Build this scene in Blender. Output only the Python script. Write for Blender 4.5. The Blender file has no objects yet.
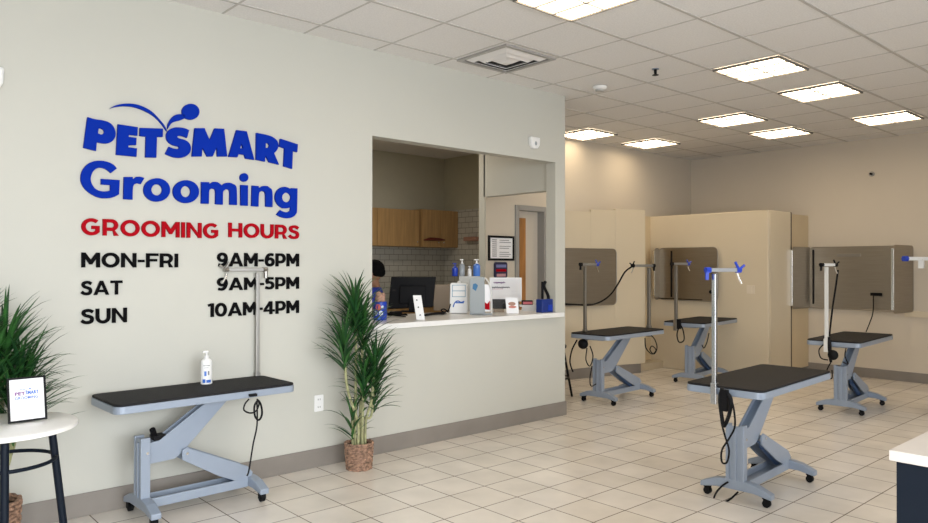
import bpy, bmesh, math, random
from mathutils import Vector, Matrix
random.seed(7)
PI=math.pi
S=bpy.context.scene; COL=S.collection
W,H_,F=928,523,720.5
YAW,PITCH,ROLL=math.radians(48.2),math.radians(.33),math.radians(.06)
CAM=Vector((0,0,1.475))
D=4.658; D2=6.15; XB=10.355; ZC=3.157; ZS=1.02
# ------------------------------------------------------------ camera
fwd=Vector((math.cos(YAW)*math.cos(PITCH),math.sin(YAW)*math.cos(PITCH),math.sin(PITCH)))
rt=Vector((math.sin(YAW),-math.cos(YAW),0)); up=rt.cross(fwd)
r2=rt*math.cos(ROLL)+up*math.sin(ROLL); u2=-rt*math.sin(ROLL)+up*math.cos(ROLL)
cd=bpy.data.cameras.new('camera'); cam=bpy.data.objects.new('camera',cd); COL.objects.link(cam)
M=Matrix((r2,u2,-fwd)).transposed().to_4x4(); M.translation=CAM; cam.matrix_world=M
cd.sensor_width=36; cd.lens=36*F/W; cd.clip_start=.05; S.camera=cam
def at(px,py,ax,v):
    r=fwd+r2*((px-464)/F)-u2*((py-261.5)/F); i='xyz'.index(ax)
    return CAM+r*((v-CAM[i])/r[i])
# ------------------------------------------------------------ materials
def mat(name,col,rough=.5,metal=0,noise=0,nscale=8,bump=0,bscale=60,emit=None,es=1,spec=.5,aniso=None,trans=0):
    m=bpy.data.materials.new(name); m.use_nodes=True; n=m.node_tree; b=n.nodes['Principled BSDF']
    b.inputs['Base Color'].default_value=(*col,1); b.inputs['Roughness'].default_value=rough; b.inputs['Metallic'].default_value=metal
    b.inputs['Specular IOR Level'].default_value=spec
    if trans: b.inputs['Transmission Weight'].default_value=trans
    tc=n.nodes.new('ShaderNodeTexCoord')
    if noise:
        t=n.nodes.new('ShaderNodeTexNoise'); t.inputs['Scale'].default_value=nscale; t.inputs['Detail'].default_value=5
        mp=n.nodes.new('ShaderNodeMapping'); n.links.new(tc.outputs['Object'],mp.inputs[0]); n.links.new(mp.outputs[0],t.inputs[0])
        if aniso: mp.inputs['Scale'].default_value=aniso
        r=n.nodes.new('ShaderNodeValToRGB'); r.color_ramp.elements[0].position=.3; r.color_ramp.elements[1].position=.7
        r.color_ramp.elements[0].color=(*[c*(1-noise) for c in col],1); r.color_ramp.elements[1].color=(*[min(1,c*(1+noise)) for c in col],1)
        n.links.new(t.outputs['Fac'],r.inputs[0]); n.links.new(r.outputs[0],b.inputs['Base Color'])
    if bump:
        t=n.nodes.new('ShaderNodeTexNoise'); t.inputs['Scale'].default_value=bscale; t.inputs['Detail'].default_value=3
        n.links.new(tc.outputs['Object'],t.inputs[0]); k=n.nodes.new('ShaderNodeBump'); k.inputs['Strength'].default_value=bump; k.inputs['Distance'].default_value=.002
        n.links.new(t.outputs['Fac'],k.inputs['Height']); n.links.new(k.outputs[0],b.inputs['Normal'])
    if emit: b.inputs['Emission Color'].default_value=(*emit,1); b.inputs['Emission Strength'].default_value=es
    return m
def brick_mat(name,c1,c2,mc,bw,rh,ms,rough,offset=0,plane='xy',org=(0,0),noise=.12,nscale=2.5,bump=.25):
    m=bpy.data.materials.new(name); m.use_nodes=True; n=m.node_tree; b=n.nodes['Principled BSDF']; b.inputs['Roughness'].default_value=rough
    tc=n.nodes.new('ShaderNodeTexCoord'); sp=n.nodes.new('ShaderNodeSeparateXYZ'); cb=n.nodes.new('ShaderNodeCombineXYZ')
    n.links.new(tc.outputs['Object'],sp.inputs[0])
    for k,(a,o) in enumerate(zip(plane,org)):
        ad=n.nodes.new('ShaderNodeMath'); ad.operation='SUBTRACT'; ad.inputs[1].default_value=o-50*(bw if k==0 else rh*2)
        n.links.new(sp.outputs['xyz'.index(a)],ad.inputs[0]); n.links.new(ad.outputs[0],cb.inputs[k])
    br=n.nodes.new('ShaderNodeTexBrick'); n.links.new(cb.outputs[0],br.inputs['Vector'])
    br.offset=offset; br.squash=1; br.inputs['Color1'].default_value=(*c1,1); br.inputs['Color2'].default_value=(*c2,1); br.inputs['Mortar'].default_value=(*mc,1)
    br.inputs['Scale'].default_value=1; br.inputs['Mortar Size'].default_value=ms; br.inputs['Mortar Smooth'].default_value=.2; br.inputs['Bias'].default_value=0
    br.inputs['Brick Width'].default_value=bw; br.inputs['Row Height'].default_value=rh
    t=n.nodes.new('ShaderNodeTexNoise'); t.inputs['Scale'].default_value=nscale; t.inputs['Detail'].default_value=6; n.links.new(tc.outputs['Object'],t.inputs[0])
    mr=n.nodes.new('ShaderNodeMapRange'); mr.inputs[1].default_value=.3; mr.inputs[2].default_value=.7; mr.inputs[3].default_value=1-noise; mr.inputs[4].default_value=1+noise
    n.links.new(t.outputs['Fac'],mr.inputs[0])
    mx=n.nodes.new('ShaderNodeVectorMath'); mx.operation='SCALE'; n.links.new(br.outputs['Color'],mx.inputs[0]); n.links.new(mr.outputs[0],mx.inputs['Scale'])
    n.links.new(mx.outputs[0],b.inputs['Base Color'])
    k=n.nodes.new('ShaderNodeBump'); k.invert=True; k.inputs['Strength'].default_value=bump; k.inputs['Distance'].default_value=.002
    n.links.new(br.outputs['Fac'],k.inputs['Height']); n.links.new(k.outputs[0],b.inputs['Normal'])
    return m
WALLB=mat('wall_paint_warm_lit',(.62,.555,.46),.55,noise=.015,nscale=1.2)  # far walls: warm lamp light put into the paint colour
WALL=mat('wall_paint',(.53,.525,.47),.55,noise=.015,nscale=1.2,bump=.15,bscale=160)
CREAM=mat('cream_panel',(.66,.575,.43),.35,noise=.03,nscale=1.5)
CREAM2=mat('tan_panel',(.62,.50,.32),.35,noise=.03,nscale=1.5)
BASEB=mat('taupe_baseboard',(.235,.21,.185),.45,noise=.08,nscale=4)
FLOOR=brick_mat('floor_tile',(.80,.745,.675),(.76,.70,.62),(.19,.15,.12),.304,.304,.0038,.24,0,'xy',(4.234,4.421),.09,3)
CEIL=mat('ceiling_tile',(.78,.765,.75),.9,noise=.06,nscale=90,bump=.5,bscale=220)
TBAR=mat('grid_metal',(.50,.48,.45),.5)
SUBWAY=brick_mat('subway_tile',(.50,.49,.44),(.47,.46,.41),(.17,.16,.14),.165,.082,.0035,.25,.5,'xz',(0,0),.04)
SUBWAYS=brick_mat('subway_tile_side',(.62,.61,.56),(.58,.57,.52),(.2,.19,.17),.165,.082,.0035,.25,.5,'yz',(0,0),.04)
WOOD=mat('oak_veneer',(.44,.27,.115),.42,noise=.16,nscale=3,aniso=(9,9,.7))
DOORW=mat('door_wood',(.38,.17,.045),.4,noise=.25,nscale=3,aniso=(9,9,.7))
STEEL=mat('brushed_steel',(.36,.32,.265),.38,1,noise=.06,nscale=3,aniso=(1,1,30))
RIM=mat('rim_steel',(.36,.33,.29),.5,1)
STEELE=mat('steel_edge',(.80,.80,.78),.22,1)
ALU=mat('post_aluminium',(.60,.62,.65),.24,1)
ALUW=mat('white_coated_steel',(.78,.78,.76),.35,.2)
GREY=mat('table_grey_paint',(.29,.34,.42),.35,.15,noise=.03)
GREYD=mat('table_channel_paint',(.25,.31,.40),.4,.15)
RUB=mat('black_rubber_mat',(.012,.0115,.013),.7,spec=.25,noise=.2,nscale=60,bump=.4,bscale=260)
BLK=mat('black_plastic',(.006,.006,.007),.55,spec=.15)
BLK2=mat('black_letter_acrylic',(.003,.003,.0035),.8,spec=.08)
BLUE=mat('blue_letter_acrylic',(.001,.024,.33),.7,spec=.08)
RED=mat('red_letter_acrylic',(.36,.001,.008),.7,spec=.08)
WHITE=mat('white_plastic',(.82,.82,.81),.35)
WHT=mat('white_laminate',(.80,.80,.78),.28,noise=.02)
PAPER=mat('white_paper',(.86,.86,.88),.7)
BLUEP=mat('blue_plastic',(.01,.045,.42),.3)
NAVY=mat('navy_laminate',(.004,.008,.016),.5,spec=.15)
CHROME=mat('chrome',(.8,.8,.8),.12,1)
LEAF=mat('leaf_green',(.028,.105,.022),.42,noise=.45,nscale=14)
LEAF2=mat('leaf_green_dark',(.016,.07,.02),.42,noise=.4,nscale=14)
STEM=mat('cane_bark',(.33,.33,.17),.7,noise=.35,nscale=25)
WICK=mat('wicker',(.30,.18,.12),.7,noise=.6,nscale=45)
SOIL=mat('soil',(.03,.02,.014),.95,noise=.4,nscale=60)
SKIN=mat('skin',(.22,.105,.06),.5); HAIR=mat('hair_black',(.004,.004,.004),.9,spec=.05); SHIRT=mat('blue_shirt',(.008,.022,.24),.8,noise=.15,nscale=30); TROU=mat('dark_trousers',(.02,.02,.025),.85)
GREYP=mat('grey_plastic',(.30,.33,.34),.45); PINK=mat('pink_card',(.72,.16,.2),.5); BLUEL=mat('light_blue_plastic',(.07,.2,.62),.25); TAN=mat('tan_plush',(.42,.25,.19),.9,noise=.2,nscale=50)
GLASSB=mat('screen_black',(.008,.009,.012),.12)
INKG=mat('grey_ink',(.2,.2,.22),.7); INKB=mat('blue_ink',(.02,.12,.5),.6); INKR=mat('red_ink',(.42,.02,.08),.6); INKP=mat('purple_ink',(.16,.03,.2),.6)
RUST=mat('dark_red_plastic',(.13,.02,.012),.4); CANTAN=mat('tan_box',(.34,.27,.2),.6)
LAMP=mat('lamp_diffuser',(.9,.9,.88),.6,emit=(1,.80,.55),es=7.5)
FRAMEG=mat('door_frame_grey',(.32,.31,.29),.45)
# ------------------------------------------------------------ mesh builder
class MB:
    def __init__(s): s.v=[];s.f=[];s.mi=[];s.mats=[]
    def add(s,v,f,m=0):
        o=len(s.v); s.v+=[tuple(p) for p in v]; s.f+=[tuple(i+o for i in q) for q in f]; s.mi+=[m]*len(f); return s
    def box(s,x0,x1,y0,y1,z0,z1,m=0,T=None):
        v=[Vector((x,y,z)) for z in (z0,z1) for y in (y0,y1) for x in (x0,x1)]
        if T is not None: v=[T@p for p in v]
        return s.add(v,[(0,2,3,1),(4,5,7,6),(0,1,5,4),(2,6,7,3),(0,4,6,2),(1,3,7,5)],m)
    def prism(s,pts,ax,a,b,m=0,T=None):
        def P(p,w): return Vector({'z':(p[0],p[1],w),'y':(p[0],w,p[1]),'x':(w,p[0],p[1])}[ax])
        n=len(pts); v=[P(p,a) for p in pts]+[P(p,b) for p in pts]
        if T is not None: v=[T@p for p in v]
        return s.add(v,[tuple(range(n))[::-1],tuple(range(n,2*n))]+[(i,(i+1)%n,(i+1)%n+n,i+n) for i in range(n)],m)
    def tube(s,pts,r,n=10,m=0,cap=True,sq=False):
        pts=[Vector(p) for p in pts]; R=r if isinstance(r,(list,tuple)) else [r]*len(pts)
        t=(pts[1]-pts[0]).normalized(); a=Vector((0,0,1)) if abs(t.z)<.9 else Vector((1,0,0)); nx=t.cross(a).normalized(); vs=[]
        for i,p in enumerate(pts):
            t=(pts[min(i+1,len(pts)-1)]-pts[max(i-1,0)]).normalized()
            nx=(nx-t*nx.dot(t)).normalized(); ny=t.cross(nx)
            for k in range(n):
                an=2*PI*(k+(.5 if sq else 0))/n; vs.append(p+(nx*math.cos(an)+ny*math.sin(an))*R[i])
        fs=[]
        for i in range(len(pts)-1):
            for k in range(n): k2=(k+1)%n; fs.append((i*n+k,i*n+k2,(i+1)*n+k2,(i+1)*n+k))
        if cap: fs+=[tuple(range(n))[::-1],tuple(range((len(pts)-1)*n,len(pts)*n))]
        return s.add(vs,fs,m)
    def lathe(s,prof,c=(0,0,0),n=32,m=0,T=None,sx=1,sy=1):
        vs=[];fs=[]
        for r,z in prof:
            for k in range(n):
                a=2*PI*k/n; p=Vector((c[0]+r*math.cos(a)*sx,c[1]+r*math.sin(a)*sy,c[2]+z)); vs.append(T@p if T is not None else p)
        for i in range(len(prof)-1):
            for k in range(n): k2=(k+1)%n; fs.append((i*n+k,i*n+k2,(i+1)*n+k2,(i+1)*n+k))
        fs+=[tuple(range(n))[::-1],tuple(range((len(prof)-1)*n,len(prof)*n))]
        return s.add(vs,fs,m)
    def ball(s,c,rx,ry=None,rz=None,n=16,m=0):
        ry=ry or rx; rz=rz or rx; k=n//2
        prof=[(max(.001,math.sin(PI*i/k)),-math.cos(PI*i/k)) for i in range(k+1)]
        vs=[];fs=[]
        for r,z in prof:
            for j in range(n): a=2*PI*j/n; vs.append((c[0]+r*math.cos(a)*rx,c[1]+r*math.sin(a)*ry,c[2]+z*rz))
        for i in range(k):
            for j in range(n): j2=(j+1)%n; fs.append((i*n+j,i*n+j2,(i+1)*n+j2,(i+1)*n+j))
        return s.add(vs,fs,m)
    def build(s,name,mats,parent=None,smooth=False,bevel=0,local=True,loc=None):
        me=bpy.data.meshes.new(name)
        mats=mats if isinstance(mats,(list,tuple)) else [mats]
        for x in mats: me.materials.append(x)
        v=s.v
        if loc is not None: L=Vector(loc); v=[Vector(p)-L for p in v]
        if parent is not None and not local:
            T=world(parent).inverted(); v=[T@Vector(p) for p in v]
        me.from_pydata([tuple(p) for p in v],[],s.f); me.polygons.foreach_set('material_index',s.mi)
        bm=bmesh.new(); bm.from_mesh(me); bmesh.ops.recalc_face_normals(bm,faces=bm.faces); bm.to_mesh(me); bm.free()
        if smooth:
            me.polygons.foreach_set('use_smooth',[True]*len(me.polygons))
            try: me.set_sharp_from_angle(angle=math.radians(38))
            except Exception: pass
        o=bpy.data.objects.new(name,me); COL.objects.link(o)
        if loc is not None: o.location=loc
        if parent is not None: o.parent=parent
        if bevel:
            b=o.modifiers.new('bevel','BEVEL'); b.width=bevel; b.segments=2; b.limit_method='ANGLE'; b.angle_limit=math.radians(35)
        return o
def world(o):
    m=o.matrix_basis.copy() if hasattr(o,'matrix_basis') else Matrix()
    return world(o.parent)@m if o.parent else m
def rrect(x0,x1,y0,y1,r,n=6):
    P=[]
    for cx,cy,a0 in ((x1-r,y0+r,-90),(x1-r,y1-r,0),(x0+r,y1-r,90),(x0+r,y0+r,180)):
        for k in range(n+1): a=math.radians(a0+90*k/n); P.append((cx+r*math.cos(a),cy+r*math.sin(a)))
    return P
def cr(pts,n=6,closed=False):
    pts=[Vector(p) for p in pts]; out=[]; N=len(pts)
    for i in range(N if closed else N-1):
        if closed: a,b,c,d=pts[i-1],pts[i],pts[(i+1)%N],pts[(i+2)%N]
        else: a,b,c,d=pts[max(i-1,0)],pts[i],pts[i+1],pts[min(i+2,N-1)]
        for k in range(n):
            t=k/n; out.append(.5*((2*b)+(c-a)*t+(2*a-5*b+4*c-d)*t*t+(3*b-a-3*c+d)*t**3))
    if not closed: out.append(pts[-1])
    return out
def tag(o,label=None,cat=None,group=None,kind=None):
    for k,v in (('label',label),('category',cat),('group',group),('kind',kind)):
        if v: o[k]=v
    return o
def thing(name,label,cat,loc=(0,0,0),rz=0,group=None):
    o=bpy.data.objects.new(name,None); COL.objects.link(o); o.location=loc; o.rotation_euler=(0,0,rz); o.empty_display_size=.1
    return tag(o,label,cat,group)
def struct(name,mb,m,bevel=0,smooth=False): return tag(mb.build(name,m,bevel=bevel,smooth=smooth),kind='structure')
# ------------------------------------------------------------ room shell
X0,Y0=-2.6,-3.4; YK=8.68; XK=7.34
struct('floor',MB().box(X0,XB+.1,Y0,YK+.1,-.1,0),FLOOR)
struct('ceiling',MB().box(X0,XB+.1,Y0,YK+.1,ZC,ZC+.1),CEIL)
g=MB(); lx,ly=5.657,2.577
x=lx-.61*14
while x<XB:
    if x>X0: g.box(x-.007,x+.007,Y0,D2,ZC-.003,ZC+.001)
    x+=.61
y=ly-.61*10
while y<D2:
    if y>Y0: g.box(X0,XB,y-.011,y+.011,ZC-.005,ZC+.001)
    y+=.61
struct('trim_1',g,TBAR)
# sign wall with the service opening
XE=5.508; OX0,OX1,OZ0,OZ1=3.205,5.365,.975,2.487; TH=.12
w=MB()
w.box(X0,OX0,D,D+TH,0,ZC).box(OX0,OX1,D,D+TH,0,OZ0).box(OX0,OX1,D,D+TH,OZ1,ZC).box(OX1,XE,D,D+TH,0,ZC)
# inner return wall with doorway to the grooming room, and its soffit
w.box(5.40,XE,D+TH,5.72,2.225,ZC)
w.prism([(5.40,5.70),(5.52,5.835),(5.84,D2),(5.84,D2+.12),(5.40,5.79)],'z',0,ZC)
struct('wall_left',w,WALL)
w=MB(); DX0,DX1,DZ=6.38,6.86,2.17
w.box(5.84,DX0,D2,D2+.12,0,ZC).box(DX0,DX1,D2,D2+.12,DZ,ZC).box(DX1,XB,D2,D2+.12,0,ZC)
w.box(DX0,DX1,D2+.10,D2+.12,0,DZ)
struct('wall_back',w,WALLB)
struct('wall_right',MB().box(XB,XB+.1,Y0,YK,0,ZC),WALLB)
w=MB(); w.box(3.0,XK+.1,YK,YK+.1,0,ZC).box(2.9,3.0,D+TH,YK+.1,0,ZC).box(XK,XK+.1,D2+.12,YK,0,ZC)
struct('wall_kitchen',w,mat('kitchen_paint',(.50,.47,.36),.6,noise=.02))
# storefront behind the camera and glazed left wall
w=MB(); w.box(X0-.1,XB+.1,Y0-.1,Y0,2.95,ZC).box(X0-.1,XB+.1,Y0-.1,Y0,0,.25)
for a,b in ((X0-.1,X0+.1),(.3,.45),(3.2,3.35),(6.1,XB+.1)): w.box(a,b,Y0-.1,Y0,.25,2.95)
struct('wall_front',w,WALL)
w=MB(); w.box(X0-.1,X0,Y0,YK+.1,2.95,ZC).box(X0-.1,X0,Y0,YK+.1,0,.25).box(X0-.1,X0,1.6,YK+.1,.25,2.95).box(X0-.1,X0,Y0,Y0+.1,.25,2.95)
struct('wall_window_side',w,WALL)
# baseboards
def strip(name,segs,h=.125,t=.012):
    b=MB()
    for a,c in segs:
        a=Vector((*a,0)); c=Vector((*c,0)); d=(c-a).normalized(); n=Vector((d.y,-d.x,0))*t
        v=[a,c,c+n,a+n]; v=[Vector((p.x,p.y,z)) for z in (0,h) for p in v]
        b.add(v,[(0,3,2,1),(4,5,6,7),(0,1,5,4),(1,2,6,5),(2,3,7,6),(3,0,4,7)])
    struct(name,b,BASEB,bevel=.002)
strip('baseboard_left',[((X0,D),(XE+.012,D)),((XE,D),(XE,D+TH))],.135)
strip('baseboard_right',[((XB,D2),(XB,Y0))],.125)
strip('baseboard_back',[((DX1,D2),(XB,D2)),((5.84,D2),(DX0,D2))],.125)
BX=9.12; BY=4.31
# partitions of the bathing stalls (full-height cream panels)
P=[(7.27,6.08),(7.62,6.0),(8.02,5.9),(8.50,5.75)]
w=MB()
def slab(w,a,b,z0,z1,t=.06):
    a=Vector(a);b=Vector(b);d=(b-a).normalized(); n=Vector((-d.y,d.x))*t
    w.prism([a,b,b+n,a+n],'z',z0,z1)
w=MB(); slab(w,(6.9,6.11),P[1],.13,2.19,.03); slab(w,P[1],P[2],.13,2.225,.03); slab(w,P[2],P[3],.13,2.245,.05); w.box(8.45,8.50,5.78,D2,.13,2.245)
struct('wall_partition_left',w,CREAM,bevel=.004)
w=MB(); slab(w,(6.9,6.12),(8.44,5.79),0,.13,.04); w.box(8.40,8.47,5.80,5.88,0,.13); struct('baseboard_partition',w,BASEB)
w=MB(); w.box(8.50,BX,6.08,6.12,0,2.2); struct('wall_recess',w,CREAM2)
struct('trim_2',MB().box(8.52,BX,5.86,6.08,0,.10),mat('beige_curb',(.55,.47,.34),.4),bevel=.006)
w=MB(); w.box(BX,BX+.05,BY,D2,0,2.2).box(BX+.05,9.78,BY,BY+.05,0,2.2)
struct('wall_partition_right',w,CREAM,bevel=.012)
w=MB(); w.box(9.80,XB,BY+.01,BY+.05,.07,2.18); struct('door_2',w,CREAM2,bevel=.004)
struct('trim_3',MB().box(9.78,9.795,BY-.004,BY+.05,0,2.2),mat('dark_gap_seal',(.1,.075,.05),.6))
# door in the back wall
w=MB(); w.box(DX0-.05,DX0+.012,D2-.02,D2+.099,0,DZ+.05).box(DX1-.012,DX1+.05,D2-.02,D2+.099,0,DZ+.05).box(DX0,DX1,D2-.02,D2+.099,DZ-.012,DZ+.05)
struct('trim_4',w,FRAMEG,bevel=.003)
w=MB(); w.box(DX0+.01,DX0+.075,D2+.045,D2+.08,.01,DZ-.01).box(DX0+.10,DX0+.21,D2+.06,D2+.10,.01,DZ-.1); dr=tag(w.build('door_1',DOORW,bevel=.003),kind='structure')
MB().tube([(DX0+.17,D2+.06,1.0),(DX0+.17,D2+.02,1.0)],.012).build('door_handle',CHROME,dr,smooth=True)
# wall box edge on the right wall (tan backing strip below the steel panel)
struct('trim_5',MB().box(XB-.03,XB,1.0,3.11,.83,.905),CREAM,bevel=.003)
# ------------------------------------------------------------ ceiling fixtures
lab=['square recessed ceiling light nearest the camera, cut off by the top edge','ceiling light with the sprinkler head just to its left, nearest of the right-hand row','second ceiling light of the right-hand row, between the nearest and the last','last ceiling light of the right-hand row, close to the right wall','left ceiling light of the middle pair above the partitions','right ceiling light of the middle pair, just in front of the far corner','ceiling light above the back wall next to the far corner','ceiling light half hidden behind the end of the sign wall']
LP=[(3.217,2.577),(5.657,2.577),(5.657+1.22,2.577),(5.657+3.05,2.577),(5.657+1.83,2.577+1.22),(5.657+3.05,2.577+1.22),(8.17,5.34),(6.97,5.50)]
OUT=[(3.217,-.473),(6.267,-.473),(9.0,-.473),(.167,.747),(.167,-1.693)]  # unseen extra ceiling lights, added for the light they give
for i,(x,y) in enumerate(LP+OUT):
    if i<8: t=thing('ceiling_light',lab[i],'ceiling light',(x+.305,y+.305,ZC-.02),0,'recessed ceiling lights')
    else: t=thing('ceiling_light','added unseen square recessed ceiling light beside or behind the camera','ceiling light',(x+.305,y+.305,ZC-.02),0,'added ceiling lights out of frame')
    a=.284; b=.273
    f=MB()
    for s in (-1,1): f.box(-a,a,min(s*a,s*b),max(s*a,s*b),-.004,.016); f.box(min(s*a,s*b),max(s*a,s*b),-b,b,-.004,.016)
    f.build('frame',mat('lamp_frame',(.16,.15,.135),.5) if i==0 else bpy.data.materials['lamp_frame'],t)
    d=MB().box(-b,b,-b,b,.008,.015).build('diffuser',LAMP,t)
    l=MB()
    for k in (-1,1): l.box(k*b/3-.007,k*b/3+.007,-b,b,-.001,.008)
    l.box(-b,b,-.005,.005,-.001,.008); l.build('louver',mat('louver_white',(.34,.33,.31),.6) if i==0 else bpy.data.materials['louver_white'],t)
t=thing('ceiling_vent','square stepped metal air vent in the ceiling above the sign wall','air vent',(4.15,4.13,ZC-.01))
VM=mat('vent_metal',(.42,.40,.38),.4,.3)
f=MB()
for s in (-1,1): f.box(-.285,.285,min(s*.285,s*.255),max(s*.285,s*.255),-.006,.008); f.box(min(s*.285,s*.255),max(s*.285,s*.255),-.255,.255,-.006,.008)
f.build('frame',VM,t)
MB().box(-.255,.255,-.255,.255,.006,.009).build('backing',mat('vent_dark',(.08,.075,.07),.8),t)
for k,(a,b) in enumerate(((.235,.19),(.17,.125),(.105,.03))):
    f=MB(); z0,z1=-.018,.004
    v=[(sx*a,sy*a,z1) for sx,sy in ((-1,-1),(1,-1),(1,1),(-1,1))]+[(sx*b,sy*b,z0-.012*k*.6) for sx,sy in ((-1,-1),(1,-1),(1,1),(-1,1))]
    f.add(v,[(i,(i+1)%4,(i+1)%4+4,i+4) for i in range(4)]+([(4,5,6,7)] if k==2 else []))
    o=f.build('vent_cone',mat('vent_white',(.78,.76,.74),.45,.1) if k==0 else bpy.data.materials['vent_white'],t); sm=o.modifiers.new('s','SOLIDIFY'); sm.thickness=.004
t=thing('smoke_detector','round white smoke detector on the ceiling between the vent and the sprinkler','smoke detector',(5.43,4.17,ZC))
MB().lathe([(.065,-.006),(.068,-.02),(.055,-.034)],n=28).build('base',WHITE,t,smooth=True); MB().lathe([(.045,-.034),(.04,-.05),(.02,-.056)],n=24).build('sensor_cap',mat('detector_grille',(.45,.44,.42),.5),t,smooth=True)
t=thing('sprinkler_head','dark sprinkler head hanging from the ceiling left of the nearest right-row light','sprinkler',(5.31,3.49,ZC))
MB().lathe([(.03,-.001),(.03,-.006)],n=20).build('escutcheon',GREYD,t); MB().tube([(0,0,-.004),(0,0,-.05)],.012).build('stem',BLK,t,smooth=True); MB().lathe([(.028,-.052),(.028,-.055)],n=16).build('deflector',BLK,t)
def sensor(name,lab,x,z,y=D,w=.06,h=.115):
    t=thing(name,lab,'motion sensor',(x,y,z))
    MB().prism([(-.5*w,.45*h),(.5*w,.45*h),(.46*w,-.2*h),(.25*w,-.5*h),(-.25*w,-.5*h),(-.46*w,-.2*h)],'y',-.045,0).build('housing',WHITE,t,bevel=.012)
    MB().ball((0,-.045,-.01),.016,.004,.02).build('lens',GREYP,t,smooth=True)
sensor('motion_sensor','small white motion sensor above the right end of the service opening',5.035,2.64,w=.13,h=.115)
sensor('motion_sensor','white sensor box on the sign wall at the far left edge',.70,2.50,w=.10,h=.13)
t=thing('wall_outlet','white electrical outlet low on the sign wall between table and plant','electrical outlet',(2.735,D,.465))
MB().prism(rrect(-.038,.038,-.06,.06,.006,3),'y',-.006,0).build('cover_plate',WHITE,t,bevel=.002)
f=MB()
for z in (-.028,.028):
    for dx in (-.008,.008): f.box(dx-.0015,dx+.0015,-.0075,-.005,z-.006,z+.006)
f.build('socket_slots',BLK,t)
t=thing('wall_fitting','small round fitting high on the right wall','wall fitting',(XB,3.50,2.69),0)
MB().tube([(0,0,0),(-.012,0,0)],.035,20).build('cover_plate',mat('fitting_grey',(.4,.37,.33),.5),t,smooth=True); MB().tube([(-.012,0,0),(-.05,0,0)],.014,12).build('knob',BLK,t,smooth=True)
t=thing('light_switch','pale square switch plate on the right-hand cream partition','switch',(BX,4.545,1.165))
MB().prism(rrect(-.055,.055,-.055,.055,.008,3),'x',-.008,0).build('cover_plate',mat('switch_cream',(.72,.64,.52),.4),t,bevel=.002)
MB().box(-.012,-.008,-.015,.015,-.03,.03).build('rocker',bpy.data.materials['switch_cream'],t)
# ------------------------------------------------------------ raised sign letters
def wallpt(o,k,p): q=at(o[0]+p[0]/k,o[1]+p[1]/k,'y',D-.012); return (q.x,q.z)
def flat(name,outlines,mat_,depth,parent,y):
    """2-D outlines (first solid, others holes) in x,z -> an extruded slab standing on the wall at y"""
    cu=bpy.data.curves.new(name,'CURVE'); cu.dimensions='2D'; cu.fill_mode='BOTH'; cu.extrude=depth/2
    for pts in outlines:
        sp=cu.splines.new('POLY'); sp.points.add(len(pts)-1); sp.use_cyclic_u=True
        for q,p in zip(sp.points,pts): q.co=(p[0],p[1],0,1)
    tmp=bpy.data.objects.new('tmp',cu); me=bpy.data.meshes.new_from_object(tmp); bpy.data.objects.remove(tmp); bpy.data.curves.remove(cu)
    me.materials.clear(); me.materials.append(mat_)
    me.transform(Matrix.Rotation(PI/2,4,'X')); o=bpy.data.objects.new(name,me); COL.objects.link(o); o.parent=parent
    o.location=(0,y,0); return o
def smooth_poly(pts,sharp=35,n=5):
    """curve through the points, but keep corners that turn more than `sharp` degrees"""
    N=len(pts); V=[Vector(p) for p in pts]; corner=[]
    for i in range(N):
        a=(V[i]-V[i-1]).normalized(); b=(V[(i+1)%N]-V[i]).normalized(); corner.append(math.degrees(a.angle(b))>sharp)
    out=[]
    for i in range(N):
        b,c=V[i],V[(i+1)%N]; a=V[i-1] if not corner[i] else b; d=V[(i+2)%N] if not corner[(i+1)%N] else c
        for k in range(n):
            t=k/n; q=.5*((2*b)+(c-a)*t+(2*a-5*b+4*c-d)*t*t+(3*b-a-3*c+d)*t**3); out.append((q.x,q.y))
    return out
def ell(cx,cy,rx,ry,n=28): return [(cx+rx*math.cos(2*PI*k/n),cy+ry*math.sin(2*PI*k/n)) for k in range(n)]
A1=(80,98);A2=(180,98);A3=(76,152);A4=(186,152);K=7.692
LOGO=[
(A1,[[(57,147),(110,163),(170,172),(215,185),(250,212),(270,252),(273,285),(262,315),(240,338),(205,350),(165,348),(128,340),(122,407),(25,383)],[(142,236),(158,233),(178,243),(186,260),(180,276),(160,282),(137,272)]]),
(A1,[[(290,202),(443,225),(440,290),(375,284),(372,299),(433,307),(431,362),(372,364),(369,379),(437,388),(433,452),(277,437)]]),
(A1,[[(460,230),(637,236),(635,300),(590,300),(586,459),(502,457),(506,298),(458,292)]]),
(A1,[[(838,248),(822,307),(790,295),(757,290),(745,300),(765,312),(810,325),(840,350),(852,385),(845,420),(815,448),(775,460),(730,458),(690,446),(655,430),(682,375),(715,388),(748,393),(763,384),(755,373),(720,365),(685,345),(665,315),(662,280),(680,250),(715,230),(750,226),(800,232)]]),
(A2,[[(112,232),(187,232),(227,325),(265,234),(338,237),(362,450),(286,450),(282,378),(250,450),(208,450),(170,380),(166,450),(90,450)]]),
(A2,[[(433,247),(512,257),(570,476),(503,466),(494,438),(450,430),(440,456),(372,452)],[(472,352),(484,387),(460,387)]]),
(A2,[[(586,268),(660,283),(710,300),(745,330),(755,365),(745,400),(722,425),(760,513),(683,494),(659,445),(656,445),(652,490),(584,475)],[(658,346),(676,349),(686,365),(680,382),(657,384)]]),
(A2,[[(770,313),(905,357),(900,417),(866,408),(861,545),(796,525),(803,388),(763,374)]]),
(A1,[[(230,82),(270,58),(340,44),(410,46),(480,65),(550,105),(610,165),(650,215),(668,258),(630,205),(590,160),(540,122),(470,88),(400,68),(330,63),(270,70)]]),
(A1,[[(672,240),(675,205),(695,165),(725,135),(760,125),(803,130),(803,158),(770,172),(730,182),(700,198)]]),
(A1,[ell(850,106,67,61)])]
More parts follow.
